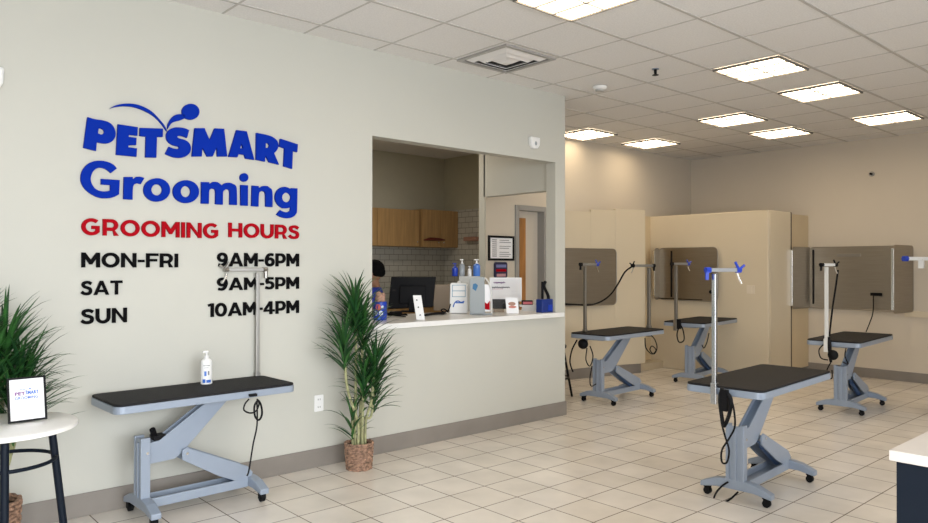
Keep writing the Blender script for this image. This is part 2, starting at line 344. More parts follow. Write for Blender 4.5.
GR=[
(A3,[[(313,127),(267,162),(235,135),(200,122),(165,124),(130,150),(112,200),(120,245),(150,285),(195,302),(235,302),(262,296),(263,255),(192,250),(192,207),(335,216),(330,325),(290,347),(240,356),(180,352),(120,325),(70,285),(40,235),(36,190),(50,140),(85,97),(130,73),(185,67),(240,76),(285,97)]]),
(A3,[[(368,192),(435,192),(436,212),(460,192),(490,190),(525,200),(497,247),(470,240),(445,250),(436,280),(434,367),(364,363)]]),
(A3,[ell(621,292,102,90),ell(620,291,42,43)]),
(A3,[ell(845,305,100,88),ell(842,305,38,43)]),
(A4,[[(118,230),(177,232),(178,248),(205,230),(240,232),(275,258),(300,240),(335,237),(370,250),(388,280),(390,408),(334,405),(335,310),(325,288),(305,285),(287,300),(283,320),(282,405),(225,402),(226,305),(218,285),(198,280),(180,290),(176,315),(174,398),(116,396)]]),
(A4,[[(419,253),(475,257),(474,414),(419,411)]]),
(A4,[ell(446,196,32,33)]),
(A4,[[(507,258),(557,262),(558,278),(590,262),(625,262),(655,285),(663,315),(664,424),(612,420),(610,325),(600,303),(582,298),(563,310),(558,340),(556,420),(503,416)]]),
(A4,[[(805,288),(808,278),(855,280),(852,440),(845,475),(820,500),(780,510),(735,502),(695,482),(722,447),(750,460),(780,465),(800,452),(803,425),(775,433),(740,432),(705,405),(685,360),(690,315),(715,282),(750,268),(785,275)],ell(771,350,34,37)])]
def traced(items,t,m,names):
    for (o,outs),nm in zip(items,names):
        polys=[[wallpt(o,K,p) for p in (smooth_poly(q) if len(q)<28 or q[0]!=ell(0,0,1,1)[0] else q)] for q in outs]
        flat(nm,polys,m,.018,t,-.009)
t=thing('wall_sign','large arched blue pet shop name with leaping swoosh and ball, top of the wall sign','sign',(0,D,0))
traced(LOGO,t,BLUE,['letter']*8+['swoosh','stem','ball'])
t=thing('wall_sign','big blue word Grooming on the wall, above the red line','sign',(0,D,0))
traced(GR,t,BLUE,['letter']*9)
def textmesh(txt,offset=.02,sx=1):
    cu=bpy.data.curves.new('t','FONT'); cu.body=txt; cu.size=1; cu.offset=offset; cu.extrude=.5; cu.resolution_u=4; cu.space_character=1+max(0,offset)*1.5
    tmp=bpy.data.objects.new('tmp',cu); me=bpy.data.meshes.new_from_object(tmp); bpy.data.objects.remove(tmp); bpy.data.curves.remove(cu); me.materials.clear()
    return me
def islands(me):
    bm=bmesh.new(); bm.from_mesh(me); bmesh.ops.remove_doubles(bm,verts=bm.verts,dist=1e-5); seen=set(); out=[]
    bm.verts.ensure_lookup_table()
    for v in bm.verts:
        if v.index in seen: continue
        st=[v]; comp=[]; seen.add(v.index)
        while st:
            a=st.pop(); comp.append(a)
            for e in a.link_edges:
                b=e.other_vert(a)
                if b.index not in seen: seen.add(b.index); st.append(b)
        idx={a.index:i for i,a in enumerate(comp)}
        fs=[tuple(idx[q.index] for q in f.verts) for f in {f for a in comp for f in a.link_faces}]
        out.append(([a.co.copy() for a in comp],fs))
    bm.free(); out.sort(key=lambda c:min(p.x for p in c[0])); return out
def word(txt,x0,x1,z0,z1,y,depth,m,parent,offset=.03,name='letter',T=None,merge=False):
    me=textmesh(txt,offset); isl=islands(me); bpy.data.meshes.remove(me)
    allp=[p for c in isl for p in c[0]]; a=min(p.x for p in allp); b=max(p.x for p in allp); c=min(p.y for p in allp); d=max(p.y for p in allp)
    mb=MB()
    for vs,fs in isl:
        V=[Vector((x0+(p.x-a)/(b-a)*(x1-x0),y-depth*(p.z+.5),z0+(p.y-c)/(d-c)*(z1-z0))) for p in vs]
        if T is not None: V=[T@p for p in V]
        if merge: mb.add(V,fs)
        else: MB().add(V,fs).build(name,m,parent)
    if merge: return mb.build(name,m,parent)
def ribbon(pts,w,closed=False):
    V=[Vector(p) for p in pts]; n=len(V); Lf=[];Rt=[]
    for i in range(n):
        a=V[i-1] if (i>0 or closed) else None; c=V[(i+1)%n] if (i<n-1 or closed) else None
        d1=(V[i]-a).normalized() if a is not None else None; d2=(c-V[i]).normalized() if c is not None else None
        d1=d1 or d2; d2=d2 or d1; nn=(Vector((-d1.y,d1.x))+Vector((-d2.y,d2.x))).normalized(); k=1/max(.5,nn.dot(Vector((-d1.y,d1.x))))
        Lf.append(V[i]+nn*k*w/2); Rt.append(V[i]-nn*k*w/2)
    return Lf,Rt,closed
def arcp(cx,cy,rx,ry,a0,a1,n=20): return [(cx+rx*math.cos(math.radians(a0+(a1-a0)*k/n)),cy+ry*math.sin(math.radians(a0+(a1-a0)*k/n))) for k in range(n+1)]
def bx_(x0,x1,y0,y1): return [(x0,y0),(x1,y0),(x1,y1),(x0,y1)]
SW=.205
def c2(p): return [(q.x,q.y) for q in cr([(a,b,0) for a,b in p],6)]
GL={ # width, polygons, ribbons (points, closed)
'O':(1.0,[],[(arcp(.5,.5,.40,.41,0,360,36)[:-1],1)]),
'G':(.95,[],[(arcp(.5,.5,.40,.41,48,300,28)+[(.80,.24),(.80,.47),(.50,.47)],0)]),
'R':(.82,[bx_(0,.205,0,1),[(.32,.42),(.50,.34),(.58,0),(.82,0),(.57,.40)]],[([(.1,.9)]+arcp(.44,.645,.25,.255,90,-90,14)+[(.1,.39)],0)]),
'M':(1.02,[[(0,0),(.205,0),(.205,1),(0,1)],[(.815,0),(1.02,0),(1.02,1),(.815,1)],[(0,1),(.21,1),(.51,.52),(.51,.20),(.44,.20)],[(1.02,1),(.81,1),(.51,.52),(.51,.20),(.58,.20)]],[]),
'I':(.205,[bx_(0,.205,0,1)],[]),
'N':(.88,[bx_(0,.205,0,1),bx_(.675,.88,0,1),[(0,1),(.19,1),(.88,0),(.70,0)]],[]),
'H':(.86,[bx_(0,.205,0,1),bx_(.655,.86,0,1),bx_(.1,.76,.405,.60)],[]),
'U':(.85,[],[([(.1,1)]+arcp(.425,.42,.325,.33,180,360,18)+[(.75,1)],0)]),
'S':(.74,[],[(c2([(.68,.79),(.52,.885),(.37,.90),(.19,.84),(.15,.71),(.25,.58),(.42,.52),(.59,.44),(.635,.29),(.56,.14),(.37,.095),(.2,.13),(.05,.24)]),0)]),
'F':(.74,[bx_(0,.205,0,1),bx_(.1,.74,.81,1),bx_(.1,.66,.42,.605)],[]),
'A':(1.04,[[(0,0),(.215,0),(.52,.76),(.52,1),(.42,1)],[(1.04,0),(.825,0),(.52,.76),(.52,1),(.62,1)],bx_(.25,.79,.19,.37)],[]),
'T':(.82,[bx_(0,.82,.81,1),bx_(.307,.513,0,.9)],[]),
'P':(.80,[bx_(0,.205,0,1)],[([(.1,.9)]+arcp(.43,.62,.27,.28,90,-90,14)+[(.1,.34)],0)]),
'-':(.38,[bx_(0,.38,.36,.54)],[]),
'9':(.76,[],[(arcp(.37,.66,.27,.245,0,360,28)[:-1],1),(c2([(.645,.68),(.64,.45),(.53,.2),(.34,.09),(.10,.12)]),0)]),
'6':(.76,[],[(arcp(.39,.34,.27,.245,0,360,28)[:-1],1),(c2([(.115,.32),(.12,.55),(.23,.80),(.42,.91),(.66,.88)]),0)]),
'5':(.74,[],[([(.66,.905),(.19,.905),(.15,.57)],0),(c2([(.10,.545),(.33,.585),(.54,.52),(.63,.34),(.53,.15),(.31,.095),(.05,.17)]),0)]),
'1':(.42,[[(.21,0),(.42,0),(.42,1),(.26,1),(0,.92),(.04,.76),(.21,.81)]],[]),
'0':(.84,[],[(arcp(.42,.5,.32,.41,0,360,32)[:-1],1)]),
'4':(.86,[bx_(.47,.675,0,1),bx_(0,.86,.20,.37),[(0,.22),(0,.37),(.46,1),(.66,1),(.2,.37)]],[])}
def caps(txt,x0,x1,z0,z1,dep,m,t):
    w_=0; pos=[]
    for c in txt: pos.append(w_); w_+=GL[c][0]+.11
    w_-=.11; kx=(x1-x0)/w_; kz=z1-z0
    for c,p0 in zip(txt,pos):
        _,polys,ribs=GL[c]; mb=MB(); TT=lambda q:(x0+(p0+q[0])*kx,z0+q[1]*kz); e=0
        for pl in polys: mb.prism([TT(q) for q in pl],'y',-dep-e,0); e+=.0003
        for pts,cl in ribs:
            Lf,Rt,_c=ribbon(pts,SW,bool(cl)); n=len(Lf); V=[]
            for y in (-dep-e,0):
                for q in Lf: V.append((TT(q)[0],y,TT(q)[1]))
                for q in Rt: V.append((TT(q)[0],y,TT(q)[1]))
            Fc=[]
            for i in range(n if cl else n-1):
                j=(i+1)%n; Fc+=[(i,j,n+j,n+i),(2*n+i,3*n+i,3*n+j,2*n+j),(i,2*n+i,2*n+j,j),(n+i,n+j,3*n+j,3*n+i)]
            if not cl: Fc+=[(0,n,3*n,2*n),(n-1,3*n-1,4*n-1,2*n-1)]
            mb.add(V,Fc); e+=.0003
        mb.build('letter',m,t)
def line(label,parts,m):
    t=thing('wall_sign',label,'sign',(0,D,0))
    for txt,x0,x1,z0,z1,off in parts: caps(txt,x0,x1,z0,z1,.015,m,t)
line('red GROOMING HOURS line of raised letters, below the blue words',[('GROOMING',1.144,1.973,1.653,1.752,.035),('HOURS',2.04,2.566,1.664,1.762,.035)],RED)
line('black MON-FRI 9AM-6PM line, first of the opening hours',[('MON-FRI',1.145,1.706,1.462,1.55,.032),('9AM-6PM',1.964,2.566,1.468,1.56,.032)],BLK2)
line('black SAT 9AM-5PM line, middle of the opening hours',[('SAT',1.143,1.372,1.298,1.383,.032),('9AM-5PM',1.964,2.566,1.308,1.393,.032)],BLK2)
line('black SUN 10AM-4PM line, last of the opening hours',[('SUN',1.143,1.398,1.128,1.217,.032),('10AM-4PM',1.902,2.566,1.135,1.225,.032)],BLK2)
# ------------------------------------------------------------ grooming tables
def grooming_table(label,cx,cy,rot,zt,Wd,L=1.15,ub=.365,bs=0,bv=0):
    t=thing('grooming_table',label,'grooming table',(cx,cy,0),math.radians(rot),'adjustable grooming tables')
    h=L/2; w=Wd/2
    MB().prism(rrect(-h+.004,h-.004,-w+.004,w-.004,.045),'z',zt-.014,zt).build('rubber_mat',RUB,t,bevel=.004)
    f=MB(); f.prism(rrect(-h,h,-w,w,.05),'z',zt-.056,zt-.014).box(-h+.1,h-.12,-w*.45,w*.45,zt-.075,zt-.056)
    f.build('tabletop_frame',GREY,t,bevel=.004)
    u0=-ub+bs; v=.190; O=lambda P:[(p[0]*ub/.365+(bs if p[1]<.3 else bs*.6),p[1]) for p in P]
    for s in (-1,1):
        u=s*ub+bs; b=MB(); b.prism([(-.228,.052),(-.228,.085),(-.14,.122),(-.07,.134),(.07,.134),(.14,.122),(.228,.085),(.228,.052),(.12,.072),(-.12,.072)],'x',u-.029,u+.029)
        ft=b.build('foot',GREY,t,bevel=.005)
    for s in (-1,1):
        for q in (-1,1):
            u=s*ub+bs; c=MB(); c.tube([(u-.013,q*v,.025),(u+.013,q*v,.025)],.024,18)
            c.box(u-.02,u-.015,q*v-.015,q*v+.015,.02,.062); c.box(u+.015,u+.02,q*v-.015,q*v+.015,.02,.062); c.box(u-.02,u+.02,q*v-.02,q*v+.02,.052,.06)
            cs=c.build('caster',BLK,t,smooth=True)
            MB().tube([(u-.015,q*v,.027),(u+.015,q*v,.027)],.009,10).build('hub',CHROME,cs,smooth=True)
    x0_,x1_=-ub+bs+.03,ub+bs-.03; b=MB(); b.box(x0_,x1_,-.055,.055,.075,.085).box(x0_,x1_,-.062,-.05,.07,.125).box(x0_,x1_,.05,.062,.07,.125); b.build('base_beam',GREY,t,bevel=.003)
    k=(zt-.075)
    b=MB(); c_=u0; b.box(c_-.027,c_+.027,-.059,-.037,.12,.478).box(c_-.027,c_+.027,.037,.059,.12,.478).box(c_-.022,c_-.010,-.037,.037,.12,.47).box(c_-.030,c_-.020,-.012,.012,.12,.45)
    b.build('column',GREY,t,bevel=.003)
    up_=O([(-.36,.318),(-.36,.44),(-.27,.448),(.06,k),(.21,k),(-.12,.355),(-.17,.325)])
    b=MB()
    for s in (-1,1): b.prism(up_,'y',s*.030-.005,s*.030+.005)
    b.build('upper_arm',GREY,t,bevel=.002)
    MB().prism(O([(-.34,.33),(-.34,.42),(-.28,.42),(.06,k-.03),(.15,k-.03),(-.13,.36)]),'y',-.025,.025).build('arm_channel',GREYD,t,bevel=.002)
    lo=O([(-.13,.315),(-.13,.375),(-.10,.385),(.33,.20),(.37,.155),(.35,.10),(.26,.115),(.12,.175)])
    b=MB()
    for s in (-1,1): b.prism(lo,'y',s*.055-.006,s*.055+.006)
    b.prism(O([(-.11,.345),(-.09,.37),(.33,.185),(.33,.15)]),'y',-.050,.050); b.build('lower_arm',GREY,t,bevel=.002)
    b=MB(); b.tube([(.24,0,.12),(-.0,0,.27)],.022,14); b.tube([(.0,0,.27),(-.08,0,.33)],.013,10); b.build('actuator',mat('actuator_blue',(.10,.17,.33),.4,.3) if 'actuator_blue' not in bpy.data.materials else bpy.data.materials['actuator_blue'],t,smooth=True)
    for (a,z,q) in ((-.10*ub/.365,.35,.067),(u0+.01,.39,.063),(ub-.035,.15,.067)): MB().tube([(a,-q,z),(a,q,z)],.008,12).build('pivot_bolt',STEELE,t,smooth=True)
    return t
def child(t,name,mb,m,smooth=True,bevel=0):
    return mb.build(name,m,t,smooth=smooth,bevel=bevel,local=False)
def arm(t,px,py,zt,ztop,d,left=.06,right=.22,endc=BLUEP,metal=ALU,hook=True,r=.018,knobs=2,cm=None):
    """post standing at world (px,py) with a cross arm along unit vector d at height ztop"""
    d=Vector((*d,0)).normalized(); p=Vector((px,py,0)); n=Vector((-d.y,d.x,0))
    a=child(t,'grooming_arm',MB().tube([p+Vector((0,0,zt-.06)),p+Vector((0,0,ztop-.022))],r*1.35,4,sq=True),metal,smooth=False,bevel=.003)
    c=p+Vector((0,0,ztop))
    o=child(t,'crossbar',MB().tube([c-d*left,c+d*right],r*1.2,4,sq=True),bpy.data.materials[cm] if cm else metal,smooth=False,bevel=.002); o.parent=a
    if hook:
        e=c+d*right
        b=MB(); b.tube([e-d*.008,e+d*.022],r*1.35,6); b.tube([e+d*.01+Vector((0,0,.005)),e+d*.01+Vector((0,0,.05))-d*.025],.008,8); b.tube([e+d*.01,e+d*.05+Vector((0,0,.03))],.008,8)
        o=child(t,'end_clip',b,endc); o.parent=a
        b=MB(); b.tube([e+Vector((0,0,-.02)),e+Vector((0,0,-.055))+d*.012,e+Vector((0,0,-.085))+d*.03],.006,8); o=child(t,'loop_ring',b,CHROME); o.parent=a
        e=c-d*left; b=MB(); b.tube([e-d*.022,e+d*.01],r*1.35,6); b.tube([e-d*.012,e-d*.012+Vector((0,0,-.06))],.012,8); o=child(t,'thumb_clamp',b,endc if knobs==2 else BLK); o.parent=a
    b=MB(); b.tube([p+Vector((0,0,zt-.11)),p+Vector((0,0,zt+.02))],r*1.9,4,sq=True); o=child(t,'clamp_bracket',b,metal,smooth=False,bevel=.003); o.parent=a
    return a
def cord(t,pts,r=.005,name='control_cord',m=BLK): return child(t,name,MB().tube(cr(pts,6),r,8),m)
def pc(l,ax,v): return [at(x,y,ax,v) for x,y in l]
mat('post_dull',(.36,.35,.33),.42,1); mat('bar_grey',(.22,.22,.22),.5,.3)
# table at the sign wall
T1=grooming_table('grooming table under the sign wall with a lotion bottle on its mat',1.732,4.385,1.5,.721,.46,1.10,.33,.0)
arm(T1,2.238,4.628,.721,1.447,(-1,0),left=.05,right=.215,endc=bpy.data.materials['post_dull'],r=.0130,metal=bpy.data.materials['post_dull'])
cord(T1,pc([(249,399),(245,404),(244,410),(250,413),(256,411),(259,404),(257,399)],'y',4.14),.005,'control_loop')
cord(T1,pc([(257,402),(257,425),(253,445),(249,470),(247,476)],'y',4.16),.005)
child(T1,'cord_clip',MB().box(at(250,395,'y',4.14).x,at(257,395,'y',4.14).x,4.135,4.16,.675,.69),BLK)
cord(T1,pc([(258,400),(254.5,406),(255,416),(259,420),(262,414),(261,405),(258,400)],'y',4.13),.0065,'coiled_cable')
b=MB(); b.tube([(1.475,4.385,.47),(1.455,4.36,.515)],.018,8); b.box(1.46,1.53,4.345,4.425,.45,.475); child(T1,'pedal_bracket',b,BLK)
# centre front table
T2=grooming_table('nearest grooming table, standing alone in the middle of the floor',4.70,2.265,3.4,.741,.50,1.19,.362,-.035)
p=at(714,384,'z',.74); arm(T2,4.088,at(714.5,300,'x',4.088).y,.74,1.45,(1,-.52),left=.04,right=.16,endc=BLUEP,r=.014,cm='bar_grey')
b=MB(); q=at(725,392,'x',4.07); b.box(4.055,4.085,q.y-.018,q.y+.018,.60,.73); child(T2,'clamp_knob',b,BLK)
cord(T2,pc([(722,388),(720,400),(722,418),(724,426),(729,415),(731,400),(726,392)],'x',4.07),.012,'grooming_loop')
cord(T2,pc([(728,395),(733,405),(735,425),(730,437),(722,450),(722,462),(727,462),(729,450),(725,436),(722,425)],'x',4.07),.006,'control_loop')
cord(T2,pc([(728,482),(722,486),(716,493),(714,500),(720,503),(729,500),(738,492)],'x',4.245),.006)
# table right of the sign wall end
T3=grooming_table('grooming table with two upright arms, behind the end of the sign wall',6.615,4.82,3,.757,.50,1.15,.38,-.01)
arm(T3,*at(585,300,'y',5.0).xy,.757,1.49,(1,-.25),left=.05,right=.16,endc=BLUEP,r=.016,metal=bpy.data.materials['post_dull'],knobs=1)
arm(T3,*at(649,300,'x',7.235).xy,.757,1.477,(-1,.35),left=.06,right=.22,endc=BLK,r=.018,metal=bpy.data.materials['post_dull'],knobs=1)
b=MB(); q=at(583,344,'x',6.10); b.ball(q,.05,.06,.055); child(T3,'motor_box',b,BLK)
cord(T3,pc([(577,340),(572,350),(570,362),(573,372)],'x',6.1),.008,'grooming_loop')
cord(T3,pc([(587,348),(586,360),(590,366),(593,356),(590,346)],'x',6.12),.006,'control_loop')
cord(T3,pc([(592,366),(590,378),(591,386),(596,384)],'y',4.65),.006)
cord(T3,pc([(645,338),(646,348),(652,354),(656,350),(652,346),(650,350),(654,354),(657,348),(655,340),(651,335)],'y',4.60),.006,'coiled_cable')
# table before the right partition
T4=grooming_table('grooming table against the right-hand cream partition, its steel shield behind it',8.50,4.90,8,.782,.54,1.15)
arm(T4,*at(676,300,'x',7.915).xy,.782,1.50,(1,-.45),left=.05,right=.17,endc=BLUEP,r=.018,metal=bpy.data.materials['post_dull'],knobs=1)
b=MB(); q=at(679,321,'x',7.88); b.box(q.x-.02,q.x+.02,q.y-.02,q.y+.02,.70,.82); child(T4,'clamp_knob',b,BLK)
cord(T4,pc([(680,325),(677,334),(679,342),(684,340),(683,330),(680,324)],'x',7.88),.008,'grooming_loop')
cord(T4,pc([(709,333),(707,342),(704,348),(702,345)],'y',4.62),.006)
# table before the right wall
T5=grooming_table('grooming table in front of the winged steel shield on the right wall',7.99,2.90,4.2,.745,.50,1.21,.365,.02)
arm(T5,*at(826.5,300,'x',7.365).xy,.743,1.487,(1,-.5),left=.05,right=.10,endc=BLK,r=.016,metal=ALUW,knobs=1)
b=MB(); q=at(833,355,'x',7.35); b.ball(q,.035,.05,.05); child(T5,'motor_box',b,BLK)
cord(T5,pc([(829,337),(829,350),(831,362),(830,340)],'x',7.35),.012,'grooming_loop')
cord(T5,pc([(824,344),(819,350),(821,358),(828,360)],'x',7.35),.006,'control_loop')
cord(T5,pc([(831,362),(827,370),(827,377),(832,378),(832,370)],'x',7.35),.006,'coiled_cable')
cord(T5,pc([(846,348),(845,356),(848,364),(843,362)],'y',2.66),.006)
# table cut off by the right edge
T6=grooming_table('grooming table cut off by the right edge, only its mat corner and white arm showing',8.36,1.93,2,.74,.5)
arm(T6,7.86,2.10,.74,1.545,(-.38,.24),left=.05,right=.31,endc=BLUEP,r=.020,metal=ALUW,hook=False)
q=at(902.5,257,'z',1.545); 
e=Vector((7.86,2.10,1.545))+Vector((-.38,.24,0)).normalized()*.31
child(T6,'end_clip',MB().tube([e,e+Vector((-.38,.24,0)).normalized()*.04],.028,6),BLUEP); mid=Vector((7.86,2.10,1.545))+Vector((-.38,.24,0)).normalized()*.16
child(T6,'arm_sleeve',MB().tube([mid,mid+Vector((0,0,-.09))],.028,4,sq=True),ALUW,smooth=False)
# leashes hanging from arms
def leash(label,pts,r=.007):
    o=MB().tube(cr(pts,6),r,8).build('grooming_leash',BLK,smooth=True,loc=pts[0]); return tag(o,label,'leash')
leash('black leash drooping from an arm across to the left steel shield',[at(633,266,'y',4.93),at(625,272,'y',5.05),at(618,284,'y',5.2),at(611,294,'y',5.35),at(602,301,'y',5.5),at(590,305,'y',5.62),at(575,304.5,'y',5.72),at(565,304,'y',5.80)],.010)
leash('black leash hanging straight from the white arm down to the table mat',[at(838,270,'x',7.52),at(836,285,'x',7.52),at(833,305,'x',7.53),at(830.5,325,'x',7.54),at(829.5,336,'x',7.55)],.009)
# ------------------------------------------------------------ steel shields on walls
def shield(name,label,quad,T,r=.07,wings=(),tags=None):
    """quad: (a0,a1,z0,z1) in local x,z; T places it; wing: (x, depth, skew)"""
    t=thing(name,label,'steel shield',T.translation); t.matrix_basis=T
    a0,a1,z0,z1=quad
    MB().prism(rrect(a0,a1,z0,z1,r),'y',-.012,0).build('back_panel',STEEL,t,bevel=.002)
    rim=MB(); P=rrect(a0,a1,z0,z1,r); rim.tube([(p[0],-.012,p[1]) for p in P+P[:1]],.006,6,cap=False); rim.build('rolled_rim',RIM,t,smooth=True)
    for (xa,dep,skew) in wings:
        v=rrect(-dep,0,z0,z1,.05); s=1
        b=MB(); 
        n=len(v); A=[Vector((xa+skew*(-p[0]/dep),p[0],p[1])) for p in v]; B=[p+Vector((.006,0,0)) for p in A]
        b.add(A+B,[tuple(range(n)),tuple(range(n,2*n))[::-1]]+[(i,(i+1)%n,(i+1)%n+n,i+n) for i in range(n)])
        wg=b.build('side_wing',STEEL,t)
        x1=xa+skew; b=MB(); b.box(x1-.022,x1+.008,-dep-.006,-dep+.004,z0+.045,z1-.045); o=b.build('folded_lip',STEELE,t,bevel=.002)
    b=MB()
    for x in (a0+.25*(a1-a0),a1-.25*(a1-a0)): b.box(x-.02,x+.02,0,.03,(z0+z1)/2-.1,(z0+z1)/2+.1)
    b.build('mounting_bracket',STEELE,t)
    return t
# local frame: x to the right seen from the room, -y towards the room
def frame(o,xdir):
    x=Vector((*xdir,0)).normalized(); z=Vector((0,0,1)); y=z.cross(x); m=Matrix((x,y,z)).transposed().to_4x4(); m.translation=o; return m
# right wall: x local = -Y world
yL=4.285; yR=at(912,260,'x',10.30).y; m=frame((10.33,yL,0),(0,-1))
sh=shield('steel_shield','long brushed steel shield with side wings on the right wall',(0,yL-yR,.895,1.735),m,.05,[(0,.58,0),(yL-yR,.62,-.03)])
MB().box(.36,.66,-.020,-.012,1.60,1.64).build('name_plate',mat('plate_grey',(.33,.31,.28),.4,.8),sh,bevel=.002)
MB().box(.04,.056,-.03,-.012,.95,1.70).build('edge_strip',BLK,sh)
b=MB().box(.78,.92,-.03,-.012,1.085,1.125).build('outlet_box',BLK,sh,bevel=.004)
child(sh,'power_cable',MB().tube(cr([m@Vector((.82,-.03,1.10)),at(873,312,'x',10.22),at(870,322,'x',10.2),at(866,332,'x',10.2)],5),.007,8),BLK)
# on the right partition (its front face is at BX), long enough to span the recess
m=frame((BX-.035,at(659,260,'x',BX-.04).y,0),(0,-1)); LM=at(659,260,'x',BX-.04).y-at(718,260,'x',BX-.04).y
sh=shield('steel_shield','brushed steel shield on the right-hand cream partition, behind a grooming table',(0,LM,.99,1.73),m,.07,[(0,.13,0)])
MB().box(.20,.222,-.02,-.012,1.03,1.69).build('edge_strip',BLK,sh)
MB().box(.0,LM*.75,-.018,-.012,1.0,1.012).build('bottom_seal',BLK,sh)
MB().ball((LM-.1,-.02,1.12),.025,.012,.025).build('knob',BLK,sh,smooth=True)
# on the left partition
d=(Vector(P[3])-Vector(P[0])).normalized(); pr=at(617,280,'z',1.3); 
import mathutils
def onl(px): 
    r=at(px,264,'y',10)-CAM; a=Vector(P[0])+Vector((d.y,-d.x))*.05
    # intersection of the ray with the line a+s*d
    s=(a.x*r.y-a.y*r.x)/(d.y*r.x-d.x*r.y); return a+d*s
e0=onl(560); e1=onl(616); m=frame((e0.x,e0.y,0),d)
sh=shield('steel_shield','brushed steel shield on the left cream partition, half hidden by the sign wall end',(0,(e1-e0).length,.955,1.70),m,.07)
MB().box(0,.6*(e1-e0).length,-.018,-.012,.965,.977).build('bottom_seal',BLK,sh)
q=at(575.5,319,'y',6.02); t=thing('fire_alarm_plate','small red plate on the cream partition below the left steel shield','alarm plate',(7.365,6.06,.78),math.atan2(d.y,d.x))
MB().box(-.05,.05,-.012,0,-.06,.06).build('plate',mat('alarm_red',(.55,.02,.02),.4),t,bevel=.003); MB().box(-.02,.02,-.015,-.011,-.03,.02).build('symbol',WHITE,t)
# ------------------------------------------------------------ black stool behind the sign wall end
t=thing('bar_stool','black stool half hidden behind the end of the sign wall','stool',(6.16,5.42,0))
MB().lathe([(.15,.545),(.175,.55),(.18,.575),(.165,.595)],n=28).build('seat',BLK,t,smooth=True)
for sx,sy in ((-1,-1),(1,-1),(1,1),(-1,1)): MB().tube([(sx*.10,sy*.10,.55),(sx*.17,sy*.17,.0)],.013,10).build('leg',BLK,t,smooth=True)
b=MB(); 
for z,rr in ((.22,.145),(.40,.122)): b.tube([(rr*1.0*math.sqrt(2)*math.cos(a),rr*math.sqrt(2)*math.sin(a),z) for a in [2*PI*k/24 for k in range(25)]],.008,8,cap=False)
b.build('foot_ring',BLK,t,smooth=True)
# ------------------------------------------------------------ lotion bottle on T1
c=at(206.5,380,'y',4.50); t=thing('pump_bottle','white lotion pump bottle standing on the table mat under the sign','bottle',(c.x,4.50,.722))
MB().lathe([(.030,0),(.036,.004),(.036,.13),(.034,.148),(.020,.162),(.013,.166)],n=28,sx=1.0,sy=.8).build('body',WHITE,t,smooth=True)
MB().lathe([(.015,.166),(.015,.180),(.006,.182),(.006,.20)],n=16).build('pump_collar',WHITE,t,smooth=True)
b=MB(); b.box(-.026,.010,-.009,.009,.20,.212); b.build('pump_head',WHITE,t,bevel=.003)
b=MB()
for k in range(-6,7):
    a=math.radians(-112+k*6.5-0)
for (a0,a1,z0,z1,mm) in ((-150,-118,.012,.035,INKB),(-110,-62,.012,.030,INKB),(-130,-108,.055,.085,BLUEL),(-95,-80,.06,.085,INKG),(-140,-75,.118,.122,INKG),(-130,-90,.105,.108,INKG)):
    b=MB(); n=8; V=[];Fc=[]
    for k in range(n+1):
        a=math.radians(a0+(a1-a0)*k/n)
        for z in (z0,z1): V.append((.0365*math.cos(a),.0295*math.sin(a),z))
    for k in range(n): Fc.append((2*k,2*k+2,2*k+3,2*k+1))
    b.add(V,Fc).build('label_print',mm,t)
# ------------------------------------------------------------ round side table with framed print
TC=Vector((.63,3.84,0)); TR=.295
t=thing('side_table','round white side table with dark metal legs at the lower left','side table',TC)
MB().lathe([(TR-.012,.722),(TR,.727),(TR,.744),(TR-.008,.75)],n=64).build('tabletop',WHT,t,smooth=True)
for k in range(4):
    a=math.radians(k*90-9); ca,sa=math.cos(a),math.sin(a); MB().tube([(ca*.185,sa*.185,.722),(ca*.265,sa*.265,0)],.017,12).build('leg',NAVY,t,smooth=True)
b=MB(); b.tube([(.205*math.cos(2*PI*k/40),.205*math.sin(2*PI*k/40),.58) for k in range(41)],.009,8,cap=False); b.build('foot_ring',NAVY,t,smooth=True)
b=MB(); b.lathe([(.2,.712),(.2,.722)],n=32); b.build('leg_plate',NAVY,t)
bl=at(8,424,'z',.752); br=at(47,419,'z',.752); xd=(br-bl); xd.z=0; wd=xd.length; m=frame(bl,(xd.x,xd.y)); m=m@Matrix.Rotation(math.radians(-12),4,'X')
hh=.205
t=thing('framed_print','thin black framed shop print standing on the round white table','framed print',bl); t.matrix_basis=m
b=MB(); e=.009
b.box(0,wd,-.012,0,0,e).box(0,wd,-.012,0,hh-e,hh).box(0,e,-.012,0,e,hh-e).box(wd-e,wd,-.012,0,e,hh-e); b.build('frame',BLK,t,bevel=.001)
pr=MB().box(e,wd-e,-.006,-.003,e,hh-e).build('print',PAPER,t)
word('PET',.030,.072,.122,.138,-.006,.0006,INKP,pr,.04,'print_word',merge=True); word('SMART',.074,wd-.03,.124,.141,-.006,.0006,INKB,pr,.04,'print_word',merge=True)
word('GROOMING',.030,wd-.034,.103,.117,-.006,.0006,INKB,pr,.02,'print_word',merge=True)
b=MB(); b.tube(cr([(.045,-.007,.147),(.062,-.007,.150),(.078,-.007,.142)],5),.0012,6); b.ball((.092,-.007,.150),.004,.001,.0035); b.build('logo_swoosh',INKB,pr)
MB().prism([(0,0),(.07,0),(0,.15)],'x',wd/2-.02,wd/2+.02).build('easel_back',BLK,t)
